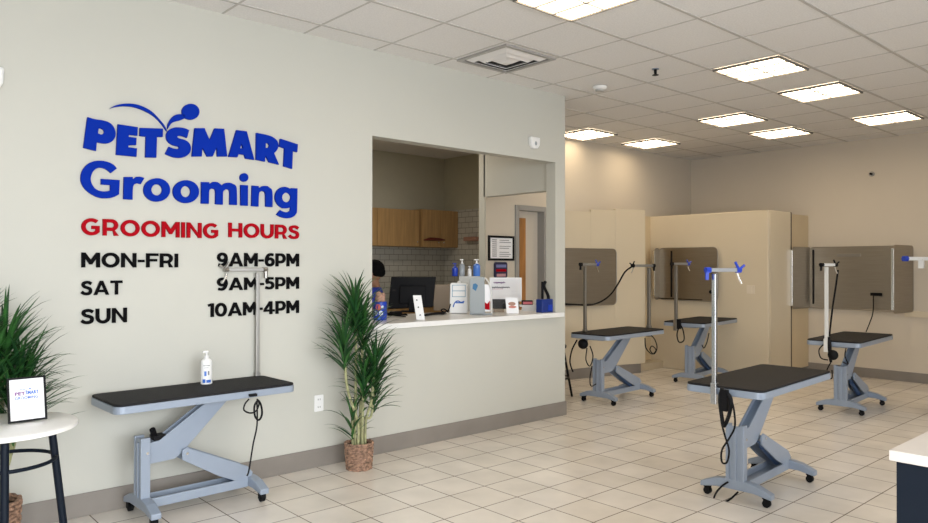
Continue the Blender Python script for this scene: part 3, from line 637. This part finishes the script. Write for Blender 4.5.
# ------------------------------------------------------------ potted palms
def leafblade(mb,base,az,el,L,wd,droop,mi):
    n=7; side=Vector((-math.sin(az),math.cos(az),0)); p=Vector(base); e=el; pts=[]
    for i in range(n+1):
        t=i/n; pts.append((p.copy(),wd*(math.sin(PI*min(1,(t*.9+.12)))**.7)*(1 if t<.99 else .05),e)); 
        p=p+Vector((math.cos(az)*math.cos(e),math.sin(az)*math.cos(e),math.sin(e)))*(L/n); e-=droop/n*(.4+1.2*t)
    V=[];Fc=[]
    for q,w_,ee in pts:
        upv=Vector((-math.cos(az)*math.sin(ee),-math.sin(az)*math.sin(ee),math.cos(ee)))
        V+=[q-side*w_/2+upv*w_*.18,q,q+side*w_/2+upv*w_*.18]
    for i in range(n):
        a=3*i; Fc+=[(a,a+1,a+4,a+3),(a+1,a+2,a+5,a+4)]
    mb.add(V,Fc,mi)
def palm(label,c,pr,ph,heads,ylim):
    t=thing('potted_palm',label,'potted plant',c)
    po=MB(); n=96; rows=13
    for j in range(rows):
        z=ph*(j+.5)/rows; rr=pr*(.86+.14*z/ph); pts=[]
        for k in range(n+1):
            a=2*PI*k/n; q=rr+.0035*math.sin(a*14+(PI if j%2 else 0)); pts.append((q*math.cos(a),q*math.sin(a),z+.002*math.sin(a*9+j*1.7)))
        po.tube(pts,ph/rows*.56,6,cap=False)
    for k in range(14):
        a=2*PI*(k+.25)/14; po.tube([(pr*.85*math.cos(a),pr*.85*math.sin(a),.005),(pr*.99*math.cos(a),pr*.99*math.sin(a),ph)],.004,6)
    pot=po.build('wicker_basket',WICK,t,smooth=True)
    b=MB(); b.lathe([(pr*.82,.0),(pr*.94,ph*.86),(pr*.94,ph*.88)],n=32); b.build('liner',SOIL,t)
    for (bx,by,hx,hy,hz,nl,LL) in heads:
        b=MB(); b.tube(cr([(bx,by,ph*.8),(bx*1.1,by*1.1,ph+.15),(hx*.8,hy*.8,hz*.7),(hx,hy,hz+.04)],5),.010,8); b.build('cane',STEM,t,smooth=True)
        f=MB()
        for i in range(int(nl*1.45)):
            az=i*2.39996+random.uniform(-.3,.3); u=i/(nl*1.45); el=math.radians(random.uniform(62,88)*(1-u)+random.uniform(10,55)*u); L=LL*random.uniform(.75,1.1)
            z0=hz+.06-.20*u
            tip=c[1]+hy+math.sin(az)*L*math.cos(el)*.9
            if tip>ylim: az=-az if math.sin(az)>0 else az; L*=.8
            leafblade(f,(hx,hy,z0),az,el,L,random.uniform(.014,.022),math.radians(random.uniform(15,75)),i%2)
        ym=ylim-c[1]; f.v=[(p[0],min(p[1],ym-.01*random.random()),p[2]) for p in f.v]
        f.build('foliage',[LEAF,LEAF2],t)
palm('potted palm in a wicker basket below the left end of the service opening',(2.93,4.42,0),.10,.195,
 [(-.03,0,-.035,0.0,1.12,56,.33),(.02,.02,.03,.0,.98,50,.32),(-.03,-.03,-.14,-.02,.86,48,.32),(.04,-.02,.10,-.05,.70,50,.32),(.0,-.04,.0,-.06,.62,44,.28),(.045,.02,.13,.0,.52,36,.26),(-.04,.02,-.06,.0,.34,16,.24)],4.645)
palm('potted palm in a wicker basket at the far left, behind the round table',(.665,4.36,0),.12,.27,
 [(-.04,0,-.10,0.02,1.05,60,.36),(.02,.03,.05,.02,.98,60,.36),(-.03,-.04,-.02,-.05,.88,60,.36),(.05,.0,.12,.0,.80,60,.36),(.03,-.05,.08,-.06,.68,44,.34),(-.05,.03,-.2,.0,.8,44,.34)],4.645)
# ------------------------------------------------------------ service counter
w=MB(); w.prism([(OX0-.02,D-.062),(5.43,D-.062),(5.43,D-.002),(5.395,D-.002),(5.395,5.42),(OX0+.002,5.42),(OX0+.002,D-.002),(OX0-.02,D-.002)],'z',.976,ZS)
tag(w.build('countertop',WHT,bevel=.005),'long white counter slab on the sill of the service opening','countertop')
# base cabinets along the kitchen back wall
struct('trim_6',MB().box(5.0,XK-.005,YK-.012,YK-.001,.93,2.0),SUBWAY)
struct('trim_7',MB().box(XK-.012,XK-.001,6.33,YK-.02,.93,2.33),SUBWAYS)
t=thing('base_cabinet','oak base cabinet with pale worktop along the back of the kitchen','cabinet',(6.2,8.38,0))
MB().box(-1.2,1.11,-.28,.28,.0,.89).build('body',WOOD,t)
for k in range(4): MB().box(-1.19+k*.575,-1.19+k*.575+.565,-.30,-.28,.1,.87).build('door',WOOD,t,bevel=.003)
MB().box(-1.22,1.12,-.31,.285,.89,.93).build('worktop',GREYP,t,bevel=.003)
def upcab(label,x0,x1,doors,z0,z1,yf):
    t=thing('wall_cabinet',label,'cabinet',((x0+x1)/2,yf,z0),0,'oak wall cabinets'); h=z1-z0; a=(x1-x0)/2
    MB().box(-a,a,.02,YK-.014-yf,0,h).build('body',WOOD,t)
    w_=2*a/doors
    for k in range(doors):
        d_=MB().box(-a+k*w_+.003,-a+(k+1)*w_-.003,0,.02,.003,h-.003).build('door',WOOD,t,bevel=.002)
        MB().ball((-a+k*w_+(w_-.05 if k%2==0 else .05),-.014,.07),.013).build('knob',CHROME,d_,smooth=True)
    return t
xa=at(377.5,230,'y',8.35).x; xb=at(420,230,'y',8.35).x
upcab('left oak wall cabinet of the kitchen, mostly hidden by the opening edge',xa-.75,xa,2,1.755,2.29,8.36)
upcab('middle oak wall cabinet with one wide door above the black monitor',xa+.005,xb,1,1.755,2.29,8.36)
cb=upcab('right oak wall cabinet with a dark red brush bar across its doors',xb+.03,XK-.014,2,1.752,2.31,8.33)
t=MB().tube([at(424,240,'y',8.31),at(430,239,'y',8.31),at(440,239.5,'y',8.31),at(445,240,'y',8.31)],[.008,.026,.022,.008],8).build('cabinet_bar',RUST,smooth=True); tag(t,'dark red bar hooked on the right oak wall cabinet','bar')
q=at(474,239,'x',XK-.03); t=MB().box(XK-.13,XK-.013,q.y-.13,q.y+.13,q.z-.03,q.z+.03).build('soap_shelf',mat('soap_brown',(.45,.25,.19),.5),bevel=.006); tag(t,'small brownish shelf on the tiled kitchen side wall','shelf')
# framed notice on the back wall
a=at(489.5,236,'y',D2-.02); b_=at(514,260,'y',D2-.02); a2=at(489.5,259.5,'y',D2-.02)
t=thing('framed_notice','black framed notice on the wall seen through the service opening','framed notice',((a.x+b_.x)/2,D2,(a.z+b_.z)/2)); hw=(b_.x-a.x)/2+.01; hh=(a.z-a2.z)/2+.01
b=MB(); e=.026; b.box(-hw,hw,-.02,0,-hh,-hh+e).box(-hw,hw,-.02,0,hh-e,hh).box(-hw,-hw+e,-.02,0,-hh+e,hh-e).box(hw-e,hw,-.02,0,-hh+e,hh-e); b.build('frame',BLK,t,bevel=.002)
pg=MB().box(-hw+e,hw-e,-.01,-.004,-hh+e,hh-e).build('page',PAPER,t)
b=MB()
for r_ in range(9):
    z=hh*.62-r_*.024; b.box(-hw*.7,-hw*.35,-.0115,-.01,z,z+.010)
    if r_ not in (2,5): b.box(-hw*.15,hw*(.75 if r_%2 else .6),-.0115,-.01,z,z+.007)
b.build('printed_lines',INKG,pg)
# door to pet-size small sign on stand: red and navy plaque behind the whiteboard
def tilt(base,xdir,deg): 
    return frame(Vector(base)+Vector((0,0,.002)),xdir)@Matrix.Rotation(math.radians(-deg),4,'X')
RX=(math.sin(YAW),-math.cos(YAW))
# ---- items on the service counter
def base(px,py): return at(px,py,'z',ZS)
# canister with blue print
c=base(380,320); t=thing('canister','blue printed canister with a tan plush top at the left end of the counter','canister',c)
rr=.058
MB().lathe([(rr*.92,0),(rr,.01),(rr*1.0,.15),(rr*.9,.155)],n=32).build('body',BLUEP,t,smooth=True)
b=MB(); b.ball((0,.0,.175),.046,.04,.045); b.ball((-.02,-.01,.215),.026); b.ball((.026,0,.205),.024); b.build('plush_top',TAN,t,smooth=True)
for (az,z,ra,mm) in ((-140,.11,.022,mat('patch_red',(.6,.12,.10),.5)),(-118,.06,.018,mat('patch_white',(.6,.68,.8),.5)),(-160,.06,.016,bpy.data.materials.get('patch_white')),(-105,.11,.012,bpy.data.materials.get('patch_white')),(-135,.02,.012,None)):
    if mm is None: mm=BLUEL
    a=math.radians(az); u=Vector((math.cos(a),math.sin(a),0)); s_=Vector((-u.y,u.x,0))
    V=[u*(rr+.0012-.5*(ra*math.cos(q))**2/rr)+s_*ra*math.cos(q)+Vector((0,0,z+ra*1.2*math.sin(q))) for q in [2*PI*k/14 for k in range(14)]]
    MB().add(V,[tuple(range(14))]).build('printed_patch',mm,t)
# monitor, seen from behind
L_=base(391,317); xd=Vector((math.sin(YAW),-math.cos(YAW),0)).normalized()
mc=base(412,312); m=frame((mc.x,mc.y,ZS),(RX[0],RX[1])); t=thing('computer_monitor','black computer monitor seen from behind on the service counter','monitor',mc); t.matrix_basis=m
TT=Matrix.Rotation(math.radians(9),4,'X')@Matrix.Rotation(math.radians(2),4,'Y')
MB().prism([(-.235,.03),(.205,.05),(.235,.345),(-.205,.345)],'y',.0,.028).build('screen_housing',BLK,t,bevel=.006)
MB().prism([(-.13,.08),(.13,.08),(.14,.26),(-.12,.26)],'y',-.02,.0).build('rear_cover',BLK,t,bevel=.012)
MB().prism([(-.225,.04),(.195,.06),(.225,.337),(-.195,.337)],'y',.028,.030).build('screen',GLASSB,t)
b=MB(); b.box(-.03,.03,-.03,.0,.012,.12); b.build('stand_neck',BLK,t,bevel=.004); MB().box(-.11,.11,-.07,.10,0,.012).build('stand_base',BLK,t,bevel=.004)
MB().box(-.02,.0,-.024,-.02,.085,.115).build('maker_badge',STEELE,t)
# leaning white holder with three dots
c=base(419,320); m=tilt(c,RX,0); t=thing('leaning_tag','narrow white leaning holder with three dark dots in front of the monitor','tag holder',c); t.matrix_basis=m
MB().prism([(-.022,0),(.05,0),(.018,.205),(-.052,.205)],'y',-.006,0).build('panel',WHITE,t,bevel=.002)
b=MB()
for x_,z_ in ((.01,.04),(-.005,.105),(-.018,.165)): b.tube([(x_,-.0085,z_),(x_,-.005,z_)],.006,12)
b.build('dots',BLK,t); MB().prism([(0,0),(.06,0),(0,.15)],'x',-.01,.01).build('rear_foot',WHITE,t)
# keyboard cables heap
random.seed(3)
for i,(p0,p1,lab_) in enumerate((((388,317),(408,318),'tangled black cable on the counter between canister and leaning white holder'),((425,317),(447,315),'tangled black cable on the counter between the leaning holder and the white dispenser'))):
    a=base(*p0); e=base(*p1); pts=[]
    for k in range(16):
        q=a.lerp(e,(.5+.5*math.sin(k*1.9+i))); pts.append(q+Vector((random.uniform(-.02,.02),random.uniform(.0,.05),.008+random.uniform(0,.018 if i else .03))))
    tag(MB().tube(cr(pts,5),.0045,6).build('cable',BLK,smooth=True,loc=a),lab_,'cable')
c=base(397,314); tag(MB().box(-.05,.05,-.03,.03,0,.022).build('dock',BLK,loc=None),'small black dock box behind the tangled cable near the canister','dock').location=c+Vector((.03,.06,0))
# white dispenser with blue label
c=base(459,313.5); m=tilt(c,RX,2); t=thing('dispenser','white upright dispenser with a blue outlined label on the counter','dispenser',c); t.matrix_basis=m
MB().prism([(-.09,0),(.085,0),(.08,.275),(.07,.29),(-.075,.29),(-.085,.275)],'y',-.035,.03).build('housing',WHITE,t,bevel=.008)
b=MB(); e=.005
for (x0,x1,z0,z1) in ((-.065,.062,.155,.16),(-.065,.062,.265,.27),(-.065,-.06,.155,.27),(.057,.062,.155,.27),(-.06,.057,.21,.216)): b.box(x0,x1,-.037,-.035,z0,z1)
b.build('label_outline',mat('label_blue',(.12,.28,.42),.5),t)
b=MB(); b.tube(cr([(-.055,-.037,.06),(-.04,-.037,.10),(-.01,-.037,.118),(.02,-.037,.105),(.05,-.037,.115)],5),.006,6); b.box(-.03,.045,-.037,-.035,.095,.107); b.build('label_emblem',INKB,t)
MB().ball((.0,0,.297),.018,.018,.012).build('cap',WHITE,t,smooth=True)
b=MB(); b.tube(cr([(-.08,-.045,.09),(-.10,-.05,.03),(-.14,-.04,.012),(-.17,-.02,.03),(-.14,0,.04),(-.10,-.03,.012)],5),.006,6); b.build('tube_hose',BLK,t,smooth=True)
# grey literature rack
c=base(479,315); m=tilt(c,RX,0); t=thing('literature_rack','grey upright rack with curved clear side on the counter','rack',c); t.matrix_basis=m
MB().prism([(-.085,0),(.055,0),(.05,.345),(.0,.355),(-.085,.335)],'y',-.01,0).build('front_panel',GREYP,t,bevel=.003)
b=MB(); b.tube(cr([(.03,-.005,.34),(.065,0,.33),(.10,0,.27),(.115,0,.18),(.118,0,.01)],5),.006,8); b.tube(cr([(.03,.05,.34),(.065,.05,.33),(.10,.05,.27),(.115,.05,.18),(.118,.05,.01)],5),.004,8); b.build('curved_rim',ALUW,t,smooth=True)
MB().box(-.085,.12,-.01,.08,0,.015).build('rack_base',GREYP,t,bevel=.002)
MB().prism([(-.06,.24),(-.03,.22),(-.01,.27),(-.03,.29),(-.055,.285)],'y',-.012,-.0095).build('sticker',mat('sticker_blue',(.02,.14,.3),.5),t)
b=MB(); b.box(.045,.105,.01,.02,.03,.28); b.build('leaflet',PAPER,t); MB().prism([(.05,.05),(.10,.045),(.10,.13),(.075,.10),(.05,.12)],'y',.005,.01).build('leaflet_print',RED,t)
# tan storage box behind them
c=base(452,310.5); t=MB().box(-.15,.02,-.03,.09,0,.26).build('storage_box',CANTAN,bevel=.004); t.location=c+Vector((-.02,.03,0)); t.rotation_euler=(0,0,math.atan2(RX[1],RX[0])); tag(t,'tan box behind the white dispenser on the counter','box')
# bottles on top: stand on a clear shelf box
sb=base(470,311); SH=.35
t=MB().box(-.11,.10,-.03,.045,0,SH).build('acrylic_riser',mat('riser_grey',(.5,.5,.47),.4),bevel=.003); 
m=frame((sb.x,sb.y,ZS),RX); t.matrix_basis=m; tag(t,'grey riser box behind the literature rack carrying pump bottles','riser')
def pump(label,px,py,h,r,bodym,headm,shape=0):
    q=at(px,py,'z',ZS+SH); m2=m.inverted()@q; q=m@Vector((m2.x,0,SH))
    t=thing('pump_bottle',label,'bottle',q); k=h
    MB().lathe([(r*.9,0),(r,.006),(r,k*.62),(r*.6,k*.72),(r*.35,k*.74)],n=20).build('body',bodym,t,smooth=True)
    MB().lathe([(r*.45,k*.74),(r*.45,k*.8),(r*.18,k*.81),(r*.18,k*.93)],n=14).build('pump_collar',headm,t,smooth=True)
    MB().box(-r*1.0,r*.5,-r*.3,r*.3,k*.93,k).build('pump_head',headm,t,bevel=.003)
pump('light blue pump bottle with white head on the grey riser',476.5,276,.17,.036,BLUEL,WHITE)
pump('clear bottle with a white pump head on the grey riser',462,276,.17,.028,mat('clear_grey',(.45,.5,.55),.15,trans=.4),WHITE)
pump('dark blue trigger bottle on the left end of the grey riser',455,276,.13,.03,BLUEP,BLUEP)
pump('white squat pump bottle between the two blue bottles on the riser',469.5,276,.10,.02,WHITE,WHITE)
# whiteboard on counter
c=base(506,309); m=tilt(Vector((c.x,c.y,ZS)),RX,4); t=thing('whiteboard','small white dry-erase board with handwriting leaning on the counter','whiteboard',c); t.matrix_basis=m
MB().box(-.165,.16,0,.012,.085,.325).build('board',PAPER,t,bevel=.002)
b=MB(); 
b.box(-.17,.165,-.004,.014,.078,.087).box(-.17,.165,-.004,.014,.322,.328).box(-.171,-.164,-.004,.014,.078,.328).box(.158,.165,-.004,.014,.078,.328); b.build('board_rim',ALUW,t)
def scrib(x0,x1,z,amp,seed): 
    random.seed(seed); n=26; return [(x0+(x1-x0)*k/n,-.002,z+amp*math.sin(k*2.3+seed)*random.uniform(.4,1)) for k in range(n+1)]
MB().tube(cr(scrib(-.13,-.01,.275,.012,1),4),.0024,5).build('handwriting',INKP,t); MB().tube(cr(scrib(-.145,.04,.225,.009,2),4),.0032,5).build('handwriting',BLK,t); MB().tube([(-.145,-.002,.207),(-.03,-.002,.209)],.0015,5).build('underline',INKR,t)
MB().box(-.13,.13,0,.08,.0,.08).build('board_stand',CANTAN,t,bevel=.003)
# navy and red plaque above the board
c=at(500.5,270,'y',D2-.01); t=thing('wall_plaque','small navy and red plaque on the wall below the framed notice','plaque',c)
MB().prism(rrect(-.105,.105,-.095,.095,.03),'y',-.012,.01).build('plate',mat('plaque_navy',(.02,.02,.07),.4),t); MB().box(-.085,.085,-.014,-.012,-.02,.01).build('red_band',RED,t); MB().box(-.085,.085,-.014,-.012,.03,.065).build('purple_band',mat('plaque_purple',(.18,.2,.42),.4),t); MB().box(-.075,.075,-.014,-.012,-.08,-.045).build('pale_band',mat('plaque_pink',(.55,.3,.33),.5),t)
# tablet, card, papers, small boxes
c=base(499,312); m=tilt(c,RX,10); t=thing('tablet','black tablet leaning on a small stand left of the picture card','tablet',c); t.matrix_basis=m
MB().prism(rrect(-.07,.07,.03,.125,.006,3),'y',-.006,.003).build('screen',GLASSB,t,bevel=.001); MB().box(-.05,.05,0,.05,0,.03).build('stand',CANTAN,t,bevel=.002)
c=base(512.5,313.5); m=tilt(c,RX,8); t=thing('picture_card','white card with a small colour picture standing on the counter','card',c); t.matrix_basis=m
MB().prism([(-.055,0),(.06,0),(.05,.15),(-.068,.15)],'y',-.005,0).build('card',PAPER,t)
MB().prism(ell(-.005,.09,.035,.018,16),'y',-.0065,-.005).build('picture',mat('pic_tan',(.4,.22,.16),.6),t); MB().prism(ell(.0,.06,.038,.012,16),'y',-.0065,-.005).build('picture_shade',mat('pic_red',(.55,.2,.16),.6),t); MB().box(-.03,.03,0,.05,0,.004).build('foot',PAPER,t)
c=base(532,310.5); rz=math.atan2(RX[1],RX[0])
for k,(z,wx,dx) in enumerate(((0,.105,0),(.02,.10,.0),(.04,.115,-.008))):
    t=MB().box(-wx,wx,-.05,.06,0,.018).build('paper_stack',PAPER,bevel=.002); t.location=c+Vector((dx,-dx,z)); t.rotation_euler=(0,0,rz); tag(t,['bottom of three white paper stacks on the counter','middle of three white paper stacks on the counter','top of three white paper stacks, lying widest on the pile'][k],'paper stack','white paper stacks')
t=MB().box(-.055,.055,-.03,.03,0,.045).build('card_box',BLK,bevel=.003); t.location=c+Vector((-.04,.03,.059)); t.rotation_euler=(0,0,rz); tag(t,'black box with pink front lying on the paper stacks','box')
MB().box(-.045,.05,-.032,-.03,.006,.032).build('pink_front',PINK,t)
t=MB().box(-.022,.022,-.02,.02,0,.052).build('card_box',WHITE,bevel=.002); t.location=c+Vector((.045,-.02,.059)); t.rotation_euler=(0,0,rz); tag(t,'small white box on the right of the paper stacks','box')
c=Vector((5.285,4.72,ZS)); m=frame(c,(1,0)); t=thing('tool_caddy','blue caddy holding black tools at the right end of the counter','caddy',c); t.matrix_basis=m
MB().box(-.09,.07,-.04,.04,0,.13).build('bin',mat('caddy_blue',(.008,.03,.20),.3),t,bevel=.006)
MB().box(.0,.06,-.043,-.04,.02,.075).build('clear_window',BLUEP,t)
t2=MB().tube(cr([m@Vector((.05,.0,.06)),m@Vector((.045,0,.15)),m@Vector((.01,0,.21)),m@Vector((-.02,.0,.26)),m@Vector((.005,0,.30))],5),.015,8).build('clipper_handle',BLK,smooth=True); tag(t2,'curved black tool handle sticking out of the blue caddy','tool')
t2=MB().tube([m@Vector((-.03,.01,.06)),m@Vector((-.03,.01,.3))],.012,8).build('comb_handle',BLK,smooth=True); tag(t2,'straight thin black tool standing in the blue caddy','tool')
# ------------------------------------------------------------ dark counter at the lower right
c=Vector((2.41,.771,.92)); t=thing('checkout_counter','dark counter with white top cut off by the lower right corner','counter',(2.41+.75,-.4,0))
MB().box(-.75,.75,-.8,1.17,.888,.92).build('worktop',mat('counter_top',(.60,.56,.52),.3,noise=.02),t,bevel=.003)
MB().box(-.732,.71,-.78,1.155,.08,.888).build('body',NAVY,t,bevel=.003); MB().box(-.66,.66,-.74,1.08,0,.08).build('plinth',BLK,t)
# ------------------------------------------------------------ person behind the counter
def skin(name,joints,edges,parent,m,sub=2):
    me=bpy.data.meshes.new(name); me.from_pydata([j[0] for j in joints],edges,[]); o=bpy.data.objects.new(name,me); COL.objects.link(o)
    s=o.modifiers.new('skin','SKIN'); s.use_smooth_shade=True
    for v,j in zip(me.skin_vertices[0].data,joints): r=j[1]; v.radius=(r,r) if not isinstance(r,tuple) else r; v.use_root=False
    me.skin_vertices[0].data[0].use_root=True
    ss=o.modifiers.new('sub','SUBSURF'); ss.levels=sub; ss.render_levels=sub
    bpy.context.view_layer.update(); dg=bpy.context.evaluated_depsgraph_get(); me2=bpy.data.meshes.new_from_object(o.evaluated_get(dg)); me2.name=name
    o.modifiers.clear(); o.data=me2; me2.materials.clear(); me2.materials.append(m); me2.polygons.foreach_set('use_smooth',[True]*len(me2.polygons)); o.parent=parent; return o
pp=at(376,262,'z',0) if False else CAM+ (fwd+r2*((373.5-464)/F))*6.75
t=thing('person','person with black cap of hair and blue shirt bending behind the counter','person',(pp.x,pp.y,0),math.radians(-132))
J=[((0,0,.88),(.15,.11)),((0,.0,1.05),(.135,.10)),((.0,-.0,1.18),(.16,.10)),((0,-.0,1.28),(.08,.07)),((0,-.005,1.335),.055),((0,-.01,1.38),.06),
 ((.15,-.01,1.22),.062),((.20,-.10,1.07),.046),((.15,-.28,1.05),.034),((.14,-.34,1.05),.022),
 ((-.15,-.01,1.22),.062),((-.20,-.10,1.07),.046),((-.15,-.28,1.05),.034),((-.14,-.34,1.05),.022),
 ((.09,0,.82),.095),((.095,.0,.48),.062),((.095,.02,.10),.042),((.095,-.14,.035),.035),
 ((-.09,0,.82),.095),((-.095,.0,.48),.062),((-.095,.02,.10),.042),((-.095,-.14,.035),.035)]
Ed=[(0,1),(1,2),(2,3),(3,4),(4,5),(2,6),(6,7),(7,8),(8,9),(2,10),(10,11),(11,12),(12,13),(0,14),(14,15),(15,16),(16,17),(0,18),(18,19),(19,20),(20,21)]
# fingers
def fingers(side,wi):
    base_=Vector(J[wi][0])
    for k,(dx,L) in enumerate(((-.024,.062),(-.008,.07),(.008,.066),(.024,.052))):
        a=len(J); J.append(((base_.x+dx*.8,base_.y-.03,base_.z),.010)); J.append(((base_.x+dx,base_.y-.045-L*.5,base_.z-.006),.0085)); J.append(((base_.x+dx,base_.y-.04-L,base_.z-.02),.0075)); Ed.extend([(wi,a),(a,a+1),(a+1,a+2)])
    a=len(J); J.append(((base_.x-side*.03,base_.y-.01,base_.z-.004),.010)); J.append(((base_.x-side*.045,base_.y-.04,base_.z-.012),.008)); Ed.extend([(wi,a),(a,a+1)])
fingers(1,9); fingers(-1,13)
skin('body',J,Ed,t,SKIN)
hd=MB(); hc=Vector((0,-.012,1.415)); hd.ball(hc,.075,.09,.105,24); hd.ball(hc+Vector((0,-.088,-.015)),.013,.018,.018,10)
for s in (-1,1): hd.ball(hc+Vector((s*.075,.0,-.01)),.012,.02,.03,10)
head=hd.build('head',SKIN,t,smooth=True)
b=MB()
for s in (-1,1): MB().ball(hc+Vector((s*.03,-.080,.005)),.011,.008,.007,10).build('eye',BLK,head,smooth=True)
b=None; MB().ball(hc+Vector((0,-.083,-.05)),.024,.008,.006,10).build('mouth',INKR,head,smooth=True)
b=MB(); b.ball(hc+Vector((0,.022,.026)),.090,.098,.092,24); b.ball(hc+Vector((0,.085,-.0)),.045,.04,.05,14); b.build('hair',HAIR,t,smooth=True)
sh=[((0,0,.86),(.165,.125)),((0,0,1.05),(.152,.118)),((0,0,1.18),(.175,.115)),((0,0,1.265),(.085,.075)),((.15,-.01,1.22),.075),((.195,-.05,1.08),.062),((-.15,-.01,1.22),.075),((-.195,-.05,1.08),.062)]
skin('shirt',sh,[(0,1),(1,2),(2,3),(2,4),(4,5),(2,6),(6,7)],t,SHIRT)
tr=[((0,0,.88),(.162,.122)),((.09,0,.80),.108),((.095,0,.48),.078),((.095,.02,.10),.06),((-.09,0,.80),.108),((-.095,0,.48),.078),((-.095,.02,.10),.06)]
skin('trousers',tr,[(0,1),(1,2),(2,3),(0,4),(4,5),(5,6)],t,TROU)
b=MB()
for s in (-1,1): b.ball((s*.095,-.06,.045),.05,.13,.045,14)
b.build('shoes',BLK,t,smooth=True)
# ------------------------------------------------------------ light
def area(name,loc,rot,sx,sy,power,col):
    l=bpy.data.lights.new(name,'AREA'); l.shape='RECTANGLE'; l.size=sx; l.size_y=sy; l.energy=power; l.color=col
    o=bpy.data.objects.new(name,l); COL.objects.link(o); o.location=loc; o.rotation_euler=rot; return o
DAY=(.93,.965,1.0)
def win(loc,rz,sx,sy,p):
    o=area('window_daylight',loc,(0,0,0),sx,sy,p,DAY); o.rotation_euler=(Matrix.Rotation(rz,3,'Z')@Matrix.Rotation(math.radians(90-30),3,'X')).to_euler(); o.data.spread=math.radians(125)
for a,b,p in ((X0+.1,.3,155),(.45,3.2,155),(3.35,6.1,60)):
    win(((a+b)/2,Y0-.06,1.6),0,b-a,2.6,p)
win((X0-.06,-.85,1.6),-PI/2,4.8,2.6,125)
area('kitchen_fill',(4.6,6.6,ZC-.03),(0,0,0),.55,.55,22,(1,.86,.68))  # unseen fill light, added to brighten the dark kitchen
wd=bpy.data.worlds.new('world'); S.world=wd; wd.use_nodes=True; wd.node_tree.nodes['Background'].inputs[0].default_value=(.75,.85,1,1); wd.node_tree.nodes['Background'].inputs[1].default_value=.6
S.view_settings.view_transform='Standard'; S.view_settings.look='None'; S.view_settings.exposure=0; S.view_settings.gamma=1; S.view_settings.use_curve_mapping=False
S.cycles.use_denoising=True; S.cycles.max_bounces=8; S.cycles.sample_clamp_indirect=6
